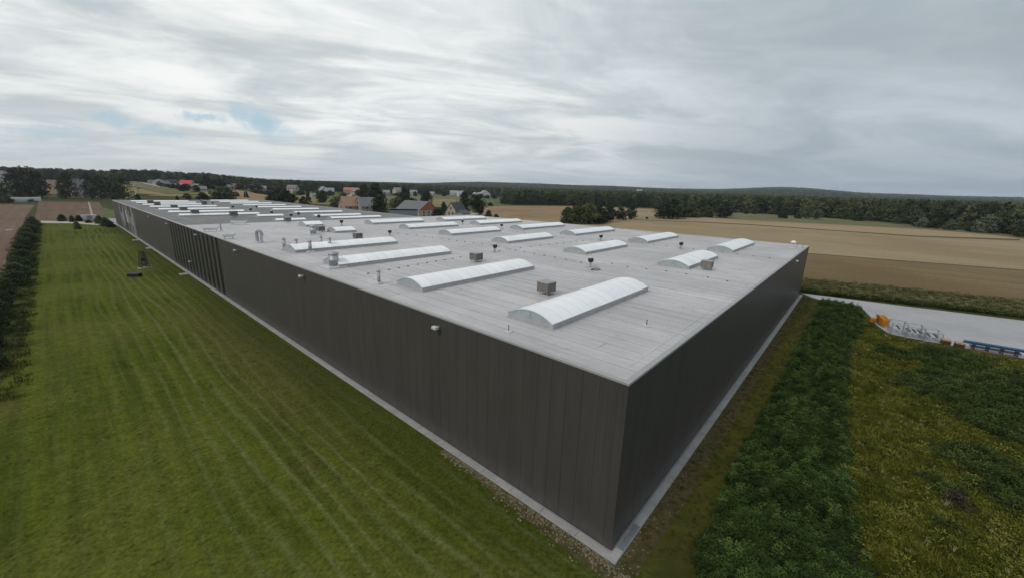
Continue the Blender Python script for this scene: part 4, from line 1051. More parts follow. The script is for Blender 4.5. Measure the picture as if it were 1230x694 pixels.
# weeds and grass close by
def weed_mesh(seed, m, n, h, w, leaf, upright=0.5):
    rng = random.Random(seed); V = []; F = []
    for i in range(n):
        a = rng.uniform(0, 6.28); r = w * math.sqrt(rng.random()); z = h * rng.uniform(0.25, 1) * (1 - 0.35 * (r / w) ** 2)
        c = Vector((r * math.cos(a), r * math.sin(a), z))
        out = Vector((math.cos(a + rng.uniform(-1, 1)), math.sin(a + rng.uniform(-1, 1)), rng.uniform(-0.2, upright * 2))).normalized()
        s = out.cross(Vector((0, 0, 1))).normalized() * leaf * 0.28
        L = leaf * rng.uniform(.7, 1.4); k = len(V)
        V += [c, c + out * L * .5 + s, c + out * L - Vector((0, 0, L * .25)), c + out * L * .5 - s]
        F.append((k, k + 1, k + 2, k + 3))
    return mesh_from('weed', V, F, m)
def grass_mesh(seed, m, n, h, w):
    rng = random.Random(seed); V = []; F = []
    for i in range(n):
        a = rng.uniform(0, 6.28); r = w * math.sqrt(rng.random()); c = Vector((r * math.cos(a), r * math.sin(a), 0))
        b = rng.uniform(0, 6.28); lean = Vector((math.cos(b), math.sin(b), 0)) * rng.uniform(.15, .6) * h
        s = Vector((-math.sin(b), math.cos(b), 0)) * 0.03 * (h / .5); H_ = h * rng.uniform(.6, 1.1); k = len(V)
        V += [c - s, c + s, c + lean * .4 + Vector((0, 0, H_ * .6)) + s * .7, c + lean + Vector((0, 0, H_)), c + lean * .4 + Vector((0, 0, H_ * .6)) - s * .7]
        F.append((k, k + 1, k + 2, k + 3, k + 4))
    return mesh_from('grass_tuft', V, F, m)
def inside(x, y, poly):
    c = False
    for i in range(len(poly)):
        (x1, y1), (x2, y2) = poly[i], poly[i - 1]
        if (y1 > y) != (y2 > y) and x < (x2 - x1) * (y - y1) / (y2 - y1) + x1: c = not c
    return c
def fill(poly, dens, rng, s0, s1, z=0.0, cond=None, ref=None):
    xs = [q[0] for q in poly]; ys_ = [q[1] for q in poly]
    n = int((max(xs) - min(xs)) * (max(ys_) - min(ys_)) * dens); out_ = []
    for _ in range(n):
        x, y = rng.uniform(min(xs), max(xs)), rng.uniform(min(ys_), max(ys_))
        if not inside(x, y, poly) or (cond and not cond(x, y, rng)): continue
        s = rng.uniform(s0, s1)
        out_.append((x, y, z, rng.uniform(0, 6.28), s * rng.uniform(.85, 1.15), s * rng.uniform(.7, 1.25), rng.uniform(0, .2)))
    return out_
rng = random.Random(55)
def nz(x, y, s, o_=0.0): return noise.noise(Vector((x / s, y / s, o_)))
BAND = [(-2, -30), (-1, -6.0), (4, -4.4), (12, -4.2), (28, -4.4), (50, -4.6), (80, -4.8), (93, -4.6), (90.5, -11.2), (78.4, -12.6), (60, -10.4), (42, -10.2), (22, -11.0), (11, -12.2), (4, -14), (0, -22)]
def band_ok(x, y, r):
    e = nz(x, y, 2.2) * 1.2 + nz(x, y, 0.8, 3) * 0.5
    if x < 12 and y < -12.3 - 0.35 * (12 - x) : return False
    return y + e < -3.9 - 0.35 * nz(x, 0, 3) and not (y < -11.5 + e * 1.5 and x > 14)
for i in range(2):
    pts = [(a, b, c, d, e_ * (0.92 + 0.15 * nz(a, b, 4, 1)), f_ * (0.85 + 0.35 * nz(a, b, 3.2, 2)), g_) for a, b, c, d, e_, f_, g_ in fill(BAND, 3.4, rng, .75, 1.25, 0, band_ok)]
    scatter('tall_weeds', pts, src_obj('weed_plant', weed_mesh(200 + i, F_WEED, (230, 110)[i], (0.95, 1.45)[i], (0.6, 0.28)[i], 0.16, (0.6, 1.3)[i])), 'dense dark green tall weeds along the right wall of the warehouse')
OLZ = [(0, -60), (2, -14), (11, -12), (22, -10.8), (42, -10), (60, -10.2), (77, -12.4), (75, -13.8), (71.0, -16), (70.8, -34), (68, -62)]
BLOBS = [(*(51.91, -24.32), 9.0), (*(62.8, -22.43), 5.5), (*(60.78, -16.63), 3.0), (*(41.34, -24.38), 5.0), (*(30.57, -20.33), 3.0), (*(26.07, -21.23), 2.2), (*(23.64, -17.35), 1.3), (*(80.58, -12.27), 5.0)]
def dark_patch(x, y):
    v_ = max(1.25 - math.hypot(x - bx, y - by) / br for bx, by, br in BLOBS)
    return 0.45 * nz(x, y, 5, 5) + 0.4 * nz(x, y, 1.6, 6) + max(v_, -0.25) - 0.22
def ol_ok(x, y, r): return dark_patch(x, y) < 0.12 + r.uniform(-.1, .1)
def dk_ok(x, y, r): return dark_patch(x, y) > 0.10 + r.uniform(-.1, .1)
for i in range(2):
    scatter('olive_weeds', fill(OLZ, (2.2, 5.0)[i], rng, .5, 1.25, 0, ol_ok), src_obj('olive_plant', (weed_mesh(210, F_OLW, 50, 0.55, 0.55, 0.15, 1.0), grass_mesh(211, F_OLW, 26, 0.5, 0.4))[i]), 'yellow-olive rough weeds on the waste ground right of the dark band')
scatter('rank_weeds', fill(OLZ, 2.8, rng, .7, 1.3, 0, dk_ok), src_obj('rank_plant', weed_mesh(220, F_RANK, 100, 0.75, 0.6, 0.19, 0.9)), 'patches of darker green weeds on the waste ground near the yard')
scatter('dry_grass', fill([(1.5, -40), (2, -0.9), (94.5, -0.9), (94, -4.6), (20, -4.6), (4, -5.2), (1.5, -12)], 5.0, rng, .45, .9), src_obj('dry_tuft', grass_mesh(230, foliage('dry_grass_blades', (0.075, 0.062, 0.020), (0.115, 0.09, 0.035), (0.07, 0.075, 0.02), 0.5, .6), 14, 0.24, 0.25)), 'short dry grass strip between the walk and the tall weeds')
scatter('pale_stalks', fill(OLZ, 0.8, rng, .5, 1.2, 0.35, lambda x, y, r: nz(x, y, 2.5, 12) > 0.12), src_obj('pale_stalk', grass_mesh(240, foliage('pale_seed_heads', (0.26, 0.24, 0.12), (0.34, 0.31, 0.18), None, 0.5, .5), 7, 0.32, 0.18)), 'pale dry seed stalks scattered among the olive weeds')
# verge between yard and stubble field
VERGE = [(vx(x, y), y) for x, y in ((99.6, 4), (100.2, -10), (99.5, -36), (98.0, -75), (96, -110), (122, -110), (122, -36), (121.5, 10), (121.5, 24), (98, 24))]
VERGE_D = [(vx(x, y), y) for x, y in ((99.4, 5), (99.8, -10), (99.0, -36), (97.6, -75), (95.6, -110), (99.6, -110), (101.6, -36), (102.4, 5))]
scatter('verge_grass', fill(VERGE, 2.6, rng, .45, .95), src_obj('verge_plant', weed_mesh(250, F_VERGE, 36, 0.7, 0.6, 0.3, 1.0)), 'yellow-green rough verge between the yard and the stubble field')
scatter('verge_weeds', fill(VERGE_D, 3.0, rng, .7, 1.25), src_obj('verge_weed', weed_mesh(260, F_RANK, 60, 0.8, 0.6, 0.3)), 'dark green weed strip along the far edge of the concrete yard')
sheet('verge_ground', VERGE, OLIVEG, 0.006)
sheet('weed_ground', [(q[0], q[1]) for q in BAND if q[0] > -1.5], WEEDG, 0.006) if False else None
# rubble along the foot of the left wall near the corner
rng = random.Random(8); pts = []
for _ in range(1100):
    y = rng.uniform(-2.4, 16) ; x = -0.7 - abs(rng.gauss(0, 0.42)) * (1.3 if y < 9 else .7)
    pts.append((x, y, 0.0, rng.uniform(0, 6.28), rng.uniform(.3, 1.4), rng.uniform(.3, 1.1), .3))
for _ in range(300):
    x = rng.uniform(-2, 26); y = -0.72 - abs(rng.gauss(0, 0.5)); pts.append((x, y, 0.0, rng.uniform(0, 6.28), rng.uniform(.3, 1.1), rng.uniform(.3, .8), .3))
bm = bmesh.new(); bmesh.ops.create_icosphere(bm, subdivisions=1, radius=0.085)
for v in bm.verts: v.co *= random.uniform(.7, 1.15)
me = bpy.data.meshes.new('rubble'); bm.to_mesh(me); bm.free(); me.materials.append(STONE)
scatter('rubble', pts, src_obj('rubble_stone', me), 'tan rubble stones strewn beside the walk at the near corner')
sheet('bare_earth', [(-0.6, -0.6), (-0.6, 20), (-1.0, 14), (-1.6, 8), (-1.8, 3), (-2.0, -1), (-1.5, -2.0), (0, -1.9), (8, -2.2), (30, -2.0), (60, -1.7), (90, -1.5), (94, -0.6)], field('bare_tan_earth', (0.062, 0.052, 0.020), (0.105, 0.085, 0.042), 1.2, 1.2, 0, (0.045, 0.045, 0.014)), 0.01)
# short grass tufts over the lawn edge so that it is not a clean sheet
scatter('lawn_tufts', fill([(-26.5, -30), (-1.2, -30), (-1.2, 60), (-26.5, 60)], 3.2, rng, .4, .9, 0, lambda x, y, r: nz(x, y, 1.7, 9) > -0.05), src_obj('lawn_tuft', grass_mesh(270, foliage('lawn_blades', (0.030, 0.050, 0.006), (0.065, 0.085, 0.010), (0.10, 0.115, 0.03), 0.1, .7), 12, 0.13, 0.2)), 'short tufts of mown grass in the near lawn')
scatter('rough_edge_grass', fill([(-30.5, 55), (-25.6, 55), (-25.6, 300), (-29.8, 300)], 1.4, rng, .7, 1.5), src_obj('edge_tuft', grass_mesh(280, foliage('edge_blades', (0.05, 0.065, 0.012), (0.09, 0.10, 0.02), None, 0.25, .7), 14, 0.4, 0.4)), 'rough grass growing under the left hedge')

# ---------------------------------------------------------------- houses
def house(q, label, wallc, roofc, gable=False, yaw=0.0, ratio=0.75, wallf=0.5, name='house', cat='house', z=None, chimney=True, win=2, absyaw=None, floors=1, rows=True, wallname=None):
    """q: (x, y, height, width seen). Ridge runs along local X."""
    x, y, H_, W_ = q
    az = math.atan2(y - CAM_POS[1], x - CAM_POS[0])
    L = W_ / ratio if gable else W_; D = W_ if gable else W_ * ratio
    rz = (az + math.pi / 2 + yaw + (math.pi / 2 if gable else 0)) if absyaw is None else absyaw
    e = thing(name, (x, y, terrain(x, y) if z is None else z), label, cat, None, rz)
    wm = plain('render_%02x%02x%02x' % tuple(int(c * 255) for c in wallc), wallc, 0.85, 0, 0.08, 0.5)
    rm = plain('tiles_%02x%02x%02x' % tuple(int(c * 255) for c in roofc), roofc, 0.7, 0, 0.15, 1.0)
    hw = H_ * wallf; hx, hy = L / 2, D / 2
    MB().add([(-hx, -hy, -2), (hx, -hy, -2), (hx, hy, -2), (-hx, hy, -2), (-hx, -hy, hw), (hx, -hy, hw), (hx, hy, hw), (-hx, hy, hw), (-hx, 0, H_ - 0.15), (hx, 0, H_ - 0.15)],
             [(0, 1, 5, 4), (2, 3, 7, 6), (3, 0, 4, 8, 7), (1, 2, 6, 9, 5)]).put('wall', wm, e)
    ov = 0.5; sl_ = (H_ - hw) / hy; rf = None
    roof = MB()
    for s in (-1, 1):
        a = [(-hx - ov, s * (hy + ov), hw - ov * sl_ + 0.02), (hx + ov, s * (hy + ov), hw - ov * sl_ + 0.02), (hx + ov, 0, H_ + 0.02), (-hx - ov, 0, H_ + 0.02)]
        b = [(p_[0], p_[1], p_[2] + 0.22) for p_ in a]
        roof.add(a + b, [(0, 1, 2, 3), (7, 6, 5, 4), (0, 4, 5, 1), (1, 5, 6, 2), (2, 6, 7, 3), (3, 7, 4, 0)])
    rf = roof.put('roof', rm, e)
    if chimney: MB().box(hx * .3, hy * .12, H_ - (H_ - hw) * 0.4, hx * .3 + 0.8, hy * .12 + 0.8, H_ + 0.9).put('chimney', plain('chimney_brick', (0.2, 0.12, 0.09), 0.9), rf)
    wn = MB().box(-0.45, -0.04, -0.6, 0.45, 0.04, 0.6).mesh('window', GLASS)
    fr = MB().box(-0.55, -0.02, -0.7, 0.55, 0.02, 0.7).mesh('frame', PALE)
    def w_(x_, y_, z_, r_, s_=1.0):
        w0 = put('window', wn, e, (x_, y_, z_), (0, 0, r_), (s_,) * 3)
        put('frame', fr, w0)
    sc = max(0.8, min(1.5, hw / 3.2))
    zz = [min(hw * 0.55, 1.8)] if hw < 5.2 else [1.7, hw - 1.4]
    if win:
        for z_ in zz:
            for s in (-1, 1):
                for k in range(win + 1): w_(-hx + L * (k + .75) / (win + 1.5), s * (hy + 0.03), z_, 0, sc)
                for k in range(win): w_(s * (hx + 0.03), -hy + D * (k + 1) / (win + 1), z_, math.pi / 2, sc)
        for s in (-1, 1): w_(s * (hx + 0.03), 0, hw + (H_ - hw) * .38, math.pi / 2, sc)
    MB().box(-0.5, -hy - 0.06, -0.5, 0.5, -hy + 0.02, min(2.1, hw * .7)).put('door', plain('wooden_door', (0.09, 0.05, 0.03), 0.6), e)
    return e
# near farm group behind the middle of the roof; these stand square to the warehouse
RED, CREAM, GREYR, DARKR, ORNG = (0.38, 0.125, 0.07), (0.42, 0.36, 0.27), (0.15, 0.145, 0.15), (0.055, 0.055, 0.07), (0.50, 0.26, 0.11)
x0, y0 = (175.0, 266.4)
b1 = house((x0, y0, 12.6, 27.0), 'large barn with grey roof and brick-red gable over a cream wall', (0.50, 0.45, 0.36), GREYR, ratio=0.78, wallf=0.46, name='barn', cat='barn', z=-0.6, win=3, absyaw=math.pi / 2 + 0.12, chimney=False)
gx, gy = 13.5 + 0.06, 27.0 * 0.78 / 2
MB().add([(-gx, -gy, 5.9), (-gx, gy, 5.9), (-gx, 0, 12.4), (-gx - 0.06, -gy, 5.9), (-gx - 0.06, gy, 5.9), (-gx - 0.06, 0, 12.4)], [(0, 1, 2), (5, 4, 3), (0, 3, 4, 1), (1, 4, 5, 2), (2, 5, 3, 0)]).put('gable', plain('red_gable', RED, 0.8), b1)
x0, y0 = (152.5, 251.4)
e = thing('metal_shed', (x0, y0, 0), 'low blue-grey metal shed with pale flat roof in front of the red-gabled barn', 'shed', None, math.atan2(y0, x0 + 20) + math.pi / 2)
MB().box(-10, -4, 0, 10, 4, 6.0).put('wall', plain('blue_grey_sheet', (0.17, 0.21, 0.23), 0.5, 0, 0.12), e)
MB().add([(-10.4, -4.4, 5.9), (10.4, -4.4, 5.9), (10.4, 4.4, 7.0), (-10.4, 4.4, 7.0), (-10.4, -4.4, 6.15), (10.4, -4.4, 6.15), (10.4, 4.4, 7.25), (-10.4, 4.4, 7.25)], [(3, 2, 1, 0), (4, 5, 6, 7), (0, 1, 5, 4), (1, 2, 6, 5), (2, 3, 7, 6), (3, 0, 4, 7)]).put('roof', plain('pale_sheet_roof', (0.40, 0.43, 0.45), 0.5), e)
for k in range(6): MB().box(-9 + k * 3.3, -4.12, 0, -8.85 + k * 3.3, -4.0, 5.85).put('post', STEEL, e)
MB().box(4, -4.1, 0, 8, -4.01, 4.2).put('gate', plain('shed_gate', (0.10, 0.12, 0.13), 0.6), e)
x0, y0 = (204.2, 251.6)
house((x0, y0, 12.4, 15.5), 'cream house with dark slate roof and pointed cream gable beside the stubble field', CREAM, DARKR, ratio=0.72, wallf=0.42, z=-1.2, win=2, absyaw=0.25)
x0, y0 = (202.3, 241.2)
house((x0, y0, 6.0, 11.0), 'low outbuilding with grey walls right of the cream house', (0.28, 0.27, 0.25), (0.10, 0.10, 0.11), ratio=0.6, wallf=0.6, z=-0.5, win=1, absyaw=0.25, chimney=False, name='outbuilding', cat='outbuilding')
x0, y0 = (205.7, 231.0)
e = thing('garden_shed', (x0, y0, 0), 'small white flat-roofed shed between the cream house and the dark tree', 'shed', None, 0.2)
MB().box(-2.6, -2, 0, 2.6, 2, 3.4).put('wall', plain('white_board', (0.5, 0.49, 0.46), 0.7), e)
MB().cbox(-2.9, -2.3, 3.405, 2.9, 2.3, 3.65, 0.05).put('roof', PALE, e); MB().box(-0.5, -2.06, 0, 0.5, -2.0, 2.1).put('door', BLACK, e)
x0, y0 = (139.5, 307.1)
house((x0, y0, 12.8, 15.0), 'orange-tiled barn with tan gable behind the far roof edge', (0.36, 0.27, 0.20), (0.36, 0.235, 0.14), ratio=0.75, wallf=0.45, name='barn', cat='barn', z=1.2, win=1, absyaw=0.0, chimney=False)
x0, y0 = (150.2, 301.1)
house((x0, y0, 12.2, 15.5), 'grey barn with weathered roof next to the orange-tiled barn', (0.30, 0.27, 0.26), (0.20, 0.195, 0.20), ratio=0.75, wallf=0.45, name='barn', cat='barn', z=1.4, win=1, absyaw=0.0, chimney=True)
# house between the big dark trees, far left
house((2.6, 678.1, 20.5, 13.5), 'pink-walled house with grey roof between the big dark trees at far left', (0.42, 0.30, 0.26), (0.21, 0.21, 0.22), gable=False, yaw=0.5, wallf=0.5, win=2)
house((5.9, 677.2, 8.5, 8.7), 'low cream annex right of the pink-walled house', (0.50, 0.43, 0.32), (0.22, 0.15, 0.12), yaw=0.2, wallf=0.6, win=1, chimney=False, name='annex', cat='annex')
house((-63.5, 947.4, 24.0, 17.1), 'pale-roofed house on the hill at the left picture edge', (0.45, 0.43, 0.38), (0.36, 0.34, 0.34), yaw=0.2, wallf=0.5)
x0, y0 = (-41.2, 558.9)
e = thing('greenhouse', (x0, y0, 0), 'long low grey-green greenhouse below the dark trees at far left', 'greenhouse', None, math.atan2(y0, x0) + math.pi / 2)
A = [(13 * math.cos(math.pi - k * math.pi / 10) * .35, 4.2 * math.sin(k * math.pi / 10)) for k in range(11)]
v = [(-14, a, b + .3) for a, b in A] + [(14, a, b + .3) for a, b in A]
put('cover', mesh_from('cover', v, [(k, k + 11, k + 12, k + 1) for k in range(10)] + [tuple(range(10, -1, -1)), tuple(range(11, 22))], plain('foil', (0.25, 0.28, 0.27), 0.4)), e)
g = MB()
for k in range(8): g.box(-14 + k * 4 - .06, -4.6, 0, -14 + k * 4 + .06, -4.5, 1.2)
g.put('hoop_foot', STEEL, e); MB().box(-14, -4.6, 0, 14, 4.6, 0.3).put('sill', CONC, e)
VH = [
 ((90.7, 857.7, 6.9, 10.7), 'pale-grey house, leftmost of the hill village by the skyline trees', (0.42,0.42,0.40), (0.12,0.12,0.13)),
 ((93.0, 815.8, 8.9, 11.6), 'white gabled house second from left in the hill village', (0.5,0.5,0.48), (0.17,0.16,0.16)),
 ((95.3, 779.1, 8.3, 11.2), 'white house with grey roof left of the dark-roofed ones on the hill', (0.55,0.55,0.53), (0.20,0.19,0.19)),
 ((96.9, 740.9, 10.4, 11.9), 'dark-roofed house in the middle of the hill village', (0.35,0.34,0.33), (0.06,0.06,0.07)),
 ((89.0, 665.3, 6.1, 11.9), 'bright white low house below the dark-roofed one in the hill village', (0.62,0.62,0.62), (0.42,0.42,0.44)),
 ((111.1, 728.1, 9.9, 15.5), 'house with bright red roof in the hill village', (0.45,0.40,0.36), (0.50,0.07,0.07)),
 ((102.0, 621.8, 7.0, 11.4), 'grey flat house right of the red-roofed one', (0.34,0.35,0.36), (0.19,0.20,0.21)),
 ((100.8, 595.5, 5.7, 9.0), 'low grey house farthest right below the red-roofed one', (0.40,0.40,0.39), (0.22,0.21,0.21)),
 ((178.5, 804.3, 6.5, 8.4), 'small white house behind the round olive bush', (0.5,0.5,0.48), (0.24,0.22,0.21)),
 ((199.6, 839.7, 9.2, 13.3), 'house with dull red roof right of the small white one on the skyline', (0.48,0.44,0.40), (0.22,0.11,0.09)),
 ((222.5, 876.6, 8.1, 12.5), 'grey house beside the dull red one under the skyline', (0.36,0.37,0.38), (0.22,0.24,0.25)),
 ((241.9, 901.5, 10.1, 13.1), 'blue-grey roofed house in the left valley village', (0.42,0.42,0.42), (0.16,0.19,0.22)),
 ((260.2, 904.5, 9.4, 15.0), 'long low pale house in the left valley village', (0.45,0.44,0.42), (0.25,0.24,0.24)),
 ((299.3, 978.8, 10.4, 16.4), 'pale house with brown roof right of the long low one', (0.44,0.42,0.40), (0.24,0.19,0.17)),
 ((223.5, 661.5, 11.3, 6.4), 'narrow white tower-like house among the valley trees', (0.58,0.58,0.56), (0.40,0.39,0.38)),
 ((333.0, 945.3, 13.2, 20.2), 'brown-roofed house above the white tower house', (0.38,0.34,0.31), (0.21,0.17,0.15)),
 ((345.0, 820.9, 13.9, 15.2), 'grey-roofed house, left one of the pair in the valley', (0.40,0.41,0.40), (0.24,0.26,0.27)),
 ((339.4, 782.8, 12.6, 16.3), 'grey-roofed house, right one of the pair in the valley', (0.46,0.46,0.44), (0.26,0.28,0.28)),
 ((256.0, 658.9, 6.2, 8.0), 'small pale shed beside the pointed tree', (0.48,0.46,0.42), (0.30,0.29,0.28)),
 ((436.0, 893.2, 12.9, 23.1), 'long house with salmon-red roof above the orange barn', (0.45,0.30,0.24), (0.40,0.15,0.10)),
 ((415.1, 822.8, 13.9, 16.2), 'cream gabled house touching the salmon-red roofed one', (0.52,0.44,0.34), (0.30,0.22,0.18)),
 ((267.5, 554.3, 9.4, 9.7), 'tan shed behind the orange-tiled barn', (0.40,0.28,0.18), (0.34,0.25,0.17)),
 ((493.4, 832.4, 10.9, 15.4), 'greenish-grey shed left of the dark tree in the valley', (0.28,0.32,0.29), (0.25,0.29,0.27)),
 ((586.6, 928.3, 15.9, 22.0), 'white gabled house left of the tall tree in the middle village', (0.50,0.48,0.44), (0.26,0.22,0.20)),
 ((596.4, 871.6, 11.0, 17.1), 'blue-white house in the middle village', (0.48,0.50,0.50), (0.23,0.26,0.28)),
 ((620.7, 830.8, 8.8, 19.1), 'low flat house in the middle village', (0.40,0.39,0.36), (0.28,0.27,0.26)),
 ((867.3, 1066.9, 16.0, 22.6), 'pale house, leftmost of the cluster above the cream house', (0.46,0.45,0.43), (0.22,0.21,0.22)),
 ((726.9, 867.8, 13.3, 21.0), 'white house with grey roof in the cluster above the cream house', (0.54,0.53,0.51), (0.30,0.30,0.31)),
 ((674.8, 780.7, 14.4, 19.3), 'whitest house of the cluster above the cream house', (0.62,0.62,0.62), (0.38,0.38,0.39)),
 ((1073.9, 1254.0, 15.7, 27.1), 'small grey house high in the cluster above the cream house', (0.40,0.40,0.41), (0.22,0.22,0.24)),
 ((698.5, 740.6, 12.0, 23.4), 'long white house left of the green pasture', (0.56,0.57,0.58), (0.40,0.42,0.44)),
 ((754.9, 773.5, 17.4, 22.6), 'tall white house left of the green pasture', (0.60,0.60,0.60), (0.25,0.25,0.27)),
 ((1169.7, 1153.6, 19.3, 27.2), 'tan house behind the tall white one', (0.42,0.38,0.32), (0.26,0.22,0.19)),
 ((2589.7, 1153.8, 17.3, 44.7), 'tiny white house alone in the forest on the right horizon', (0.60,0.60,0.58), (0.50,0.50,0.50)),
 ((2048.2, 280.4, 12.9, 50.2), 'pale yellow building in the forest clearing at right', (0.44,0.41,0.30), (0.38,0.36,0.28)),
]
for k, (q, lab, wc, rc) in enumerate(VH):
    house(q, lab, wc, rc, gable=(k % 5 == 1), yaw=(-.5, .3, .0, .6, -.2)[k % 5], wallf=0.5, win=2 if q[3] > 9 else 1, chimney=k % 2 == 0)

# small things round the far lawn
x0, y0 = (-8.09, 322.93)
e = thing('container', (x0, y0, 0), 'small grey box container at the end of the dirt track', 'container', None, 0.05)
MB().cbox(-3, -1.2, 0.1, 3, 1.2, 2.4, 0.05).put('body', PALE, e); MB().box(-2.9, -1.25, 0, 2.9, -1.15, 0.12).put('skid', STEEL, e)
MB().box(-1, -1.24, 0.2, 1, -1.2, 2.1).put('door', plain('grey_door', (0.25, 0.26, 0.27), 0.5), e)
def car(q, lab, rz):
    e = thing('parked_car', (q[0], q[1], terrain(*q)), lab, 'car', None, rz, (1.5,) * 3)
    P_ = plain('white_car_paint', (0.75, 0.75, 0.75), 0.3, 0, 0.02)
    v = []
    for s in (-0.85, 0.85): v += [(-2.1, s, 0.3), (2.1, s, 0.3), (2.1, s, 0.75), (1.2, s, 0.9), (0.5, s * .85, 1.4), (-1.3, s * .85, 1.4), (-2.1, s, 0.95)]
    put('body', mesh_from('body', v, [tuple(range(6, -1, -1)), tuple(range(7, 14))] + [(i, (i + 1) % 7, 7 + (i + 1) % 7, 7 + i) for i in range(7)], P_), e)
    MB().add([(0.55, -.6, 1.36), (1.12, -.7, 0.95), (1.12, .7, 0.95), (0.55, .6, 1.36)], [(0, 1, 2, 3)]).put('windscreen', GLASS, e, loc=(0.03, 0, 0.03))
    for s in (-1, 1):
        MB().add([(0.35, s * .79, 1.3), (-1.2, s * .79, 1.3), (-1.6, s * .88, 1.0), (0.8, s * .88, 1.0)], [(0, 1, 2, 3)]).put('side_window', GLASS, e, loc=(0, s * .02, 0))
        for x in (-1.3, 1.3): MB().tube((x, s * .7, .32), (x, s * .88, .32), .32, n=12).put('wheel', BLACK, e)
car((13.7, 653.8), 'white car parked under the dark trees right of the pink-walled house', 1.4)
car((-5.9, 656.7), 'white car parked left of the pink-walled house', 0.2)
# sculpture-like tower and black box on the lawn
WOODG = plain('weathered_wood', (0.11, 0.085, 0.065), 0.85, 0, 0.4, 1.5)
x0, y0 = (-7.1, 132.29)
e = thing('lattice_tower', (x0, y0, 0), 'narrow brown lattice-like structure on a pale base in the lawn', 'garden structure', None, 0.3, (1.35, 1.35, 1.35))
MB().cbox(-0.9, -0.7, 0, 0.9, 0.7, 0.12, 0.03).put('base', CONC, e)
rng = random.Random(2)
for (x, y) in ((-.6, -.45), (.6, -.45), (.6, .45), (-.6, .45)): MB().tube((x, y, 0.1), (x * .55, y * .55, 3.3), 0.11, 0.08, 6).put('post', WOODG, e)
g = MB()
for k in range(46):
    z = rng.uniform(.3, 3.2); s = 1 - z / 9; a = rng.uniform(0, 6.28)
    g.tube((.7 * s * math.cos(a), .55 * s * math.sin(a), z), (-.6 * s * math.cos(a + .5), -.5 * s * math.sin(a + .5), z + rng.uniform(-.3, .6)), .06, .05, 5)
o = g.put('lattice_stick', WOODG, e); o['kind'] = 'stuff'
x0, y0 = (-10.13, 121.14)
e = thing('black_trough', (x0, y0, 0), 'low black box with grey rim lying on the lawn', 'box', None, math.radians(-42))
MB().cbox(-1.25, -0.6, 0, 1.25, 0.6, 0.75, 0.04).put('body', BLACK, e)
MB().box(-1.32, -0.67, 0.75, 1.32, -0.55, 0.83).box(-1.32, 0.55, 0.75, 1.32, 0.67, 0.83).box(-1.32, -0.55, 0.75, -1.2, 0.55, 0.83).box(1.2, -0.55, 0.75, 1.32, 0.55, 0.83).put('rim', plain('grey_rim', (0.12, 0.12, 0.12), .6), e)
# poles
def pole(q, h, lab, arm=False, r=0.14, m_=None):
    e = thing('pole', (q[0], q[1], terrain(*q)), lab, 'pole')
    MB().tube((0, 0, -.2), (0, 0, h), r, r * .6, 8).put('mast', m_ or STEEL, e)
    if arm: MB().tube((0, 0, h - .3), (1.1, 0, h), r * .5, r * .4, 6).put('arm', STEEL, e)
pole((125.9, 523.3), 16, 'thin pole rising in the brown hill field')
pole((142.5, 260.6), 13, 'thin street lamp pole between the grey barn and the metal shed', True)
pole((-30.09, 139.89), 3.4, 'pale thin stake in the ploughed field left of the hedge', False, 0.09, PALE)
pole((32.5, 509.8), 6, 'pale short post behind the far left roof edge', False, 0.5, PALE)
e = thing('white_bale', (*(-34.68, 265.55), 0), 'flat white wrapped bale on the ploughed field left of the hedge', 'bale', None, 0.2)
MB().cbox(-1.0, -0.45, 0, 1.0, 0.45, 0.5, 0.2).put('wrapping', PALE, e)
MB().box(-1.03, -0.15, 0.1, 1.03, 0.15, 0.53).put('strap', CAP, e)

# ---------------------------------------------------------------- goods at the edge of the yard
ORA = plain('orange_plastic', (0.62, 0.24, 0.03), 0.45, 0, 0.1); ORB = plain('amber_plastic', (0.60, 0.33, 0.05), 0.45, 0, 0.1)
x0, y0 = (78.95, -14.76)
e = thing('barrier_stack', (x0, y0, 0.02), 'stack of curved orange and amber plastic barriers at the left end of the yard goods', 'barrier stack', None, math.radians(20))
for k in range(7):
    g = MB(); z = 0.1 + k * 0.26; pts = [(-1.2 + j * 0.3, -0.5 + 0.25 * math.sin(j * .4) + 0.08 * k, z + 0.35 * math.sin(j * math.pi / 8)) for j in range(9)]
    for a, b in zip(pts, pts[1:]): g.tube(a, b, 0.10, n=6, caps=False)
    for a, b in zip(pts, pts[1:]): g.tube((a[0], a[1] + .9, a[2]), (b[0], b[1] + .9, b[2]), 0.10, n=6, caps=False)
    for j in (0, 2, 4, 6, 8): g.tube(pts[j], (pts[j][0], pts[j][1] + .9, pts[j][2]), 0.08, n=6)
    g.put('barrier', ORA if k % 3 else ORB, e)
e = thing('barrier_stack', (x0 + 1.6, y0 + 1.3, 0.02), 'smaller orange heap just behind the curved barrier stack', 'barrier stack', None, math.radians(-30), (.7, .7, .7))
for k in range(4):
    g = MB(); z = 0.1 + k * 0.3
    for j in range(5): g.box(-1 + j * .42, -.5, z, -.75 + j * .42, .5, z + .2)
    g.box(-1.1, -.55, z + .2, 1.1, -.4, z + .26).box(-1.1, .4, z + .2, 1.1, .55, z + .26).put('barrier', ORA, e)
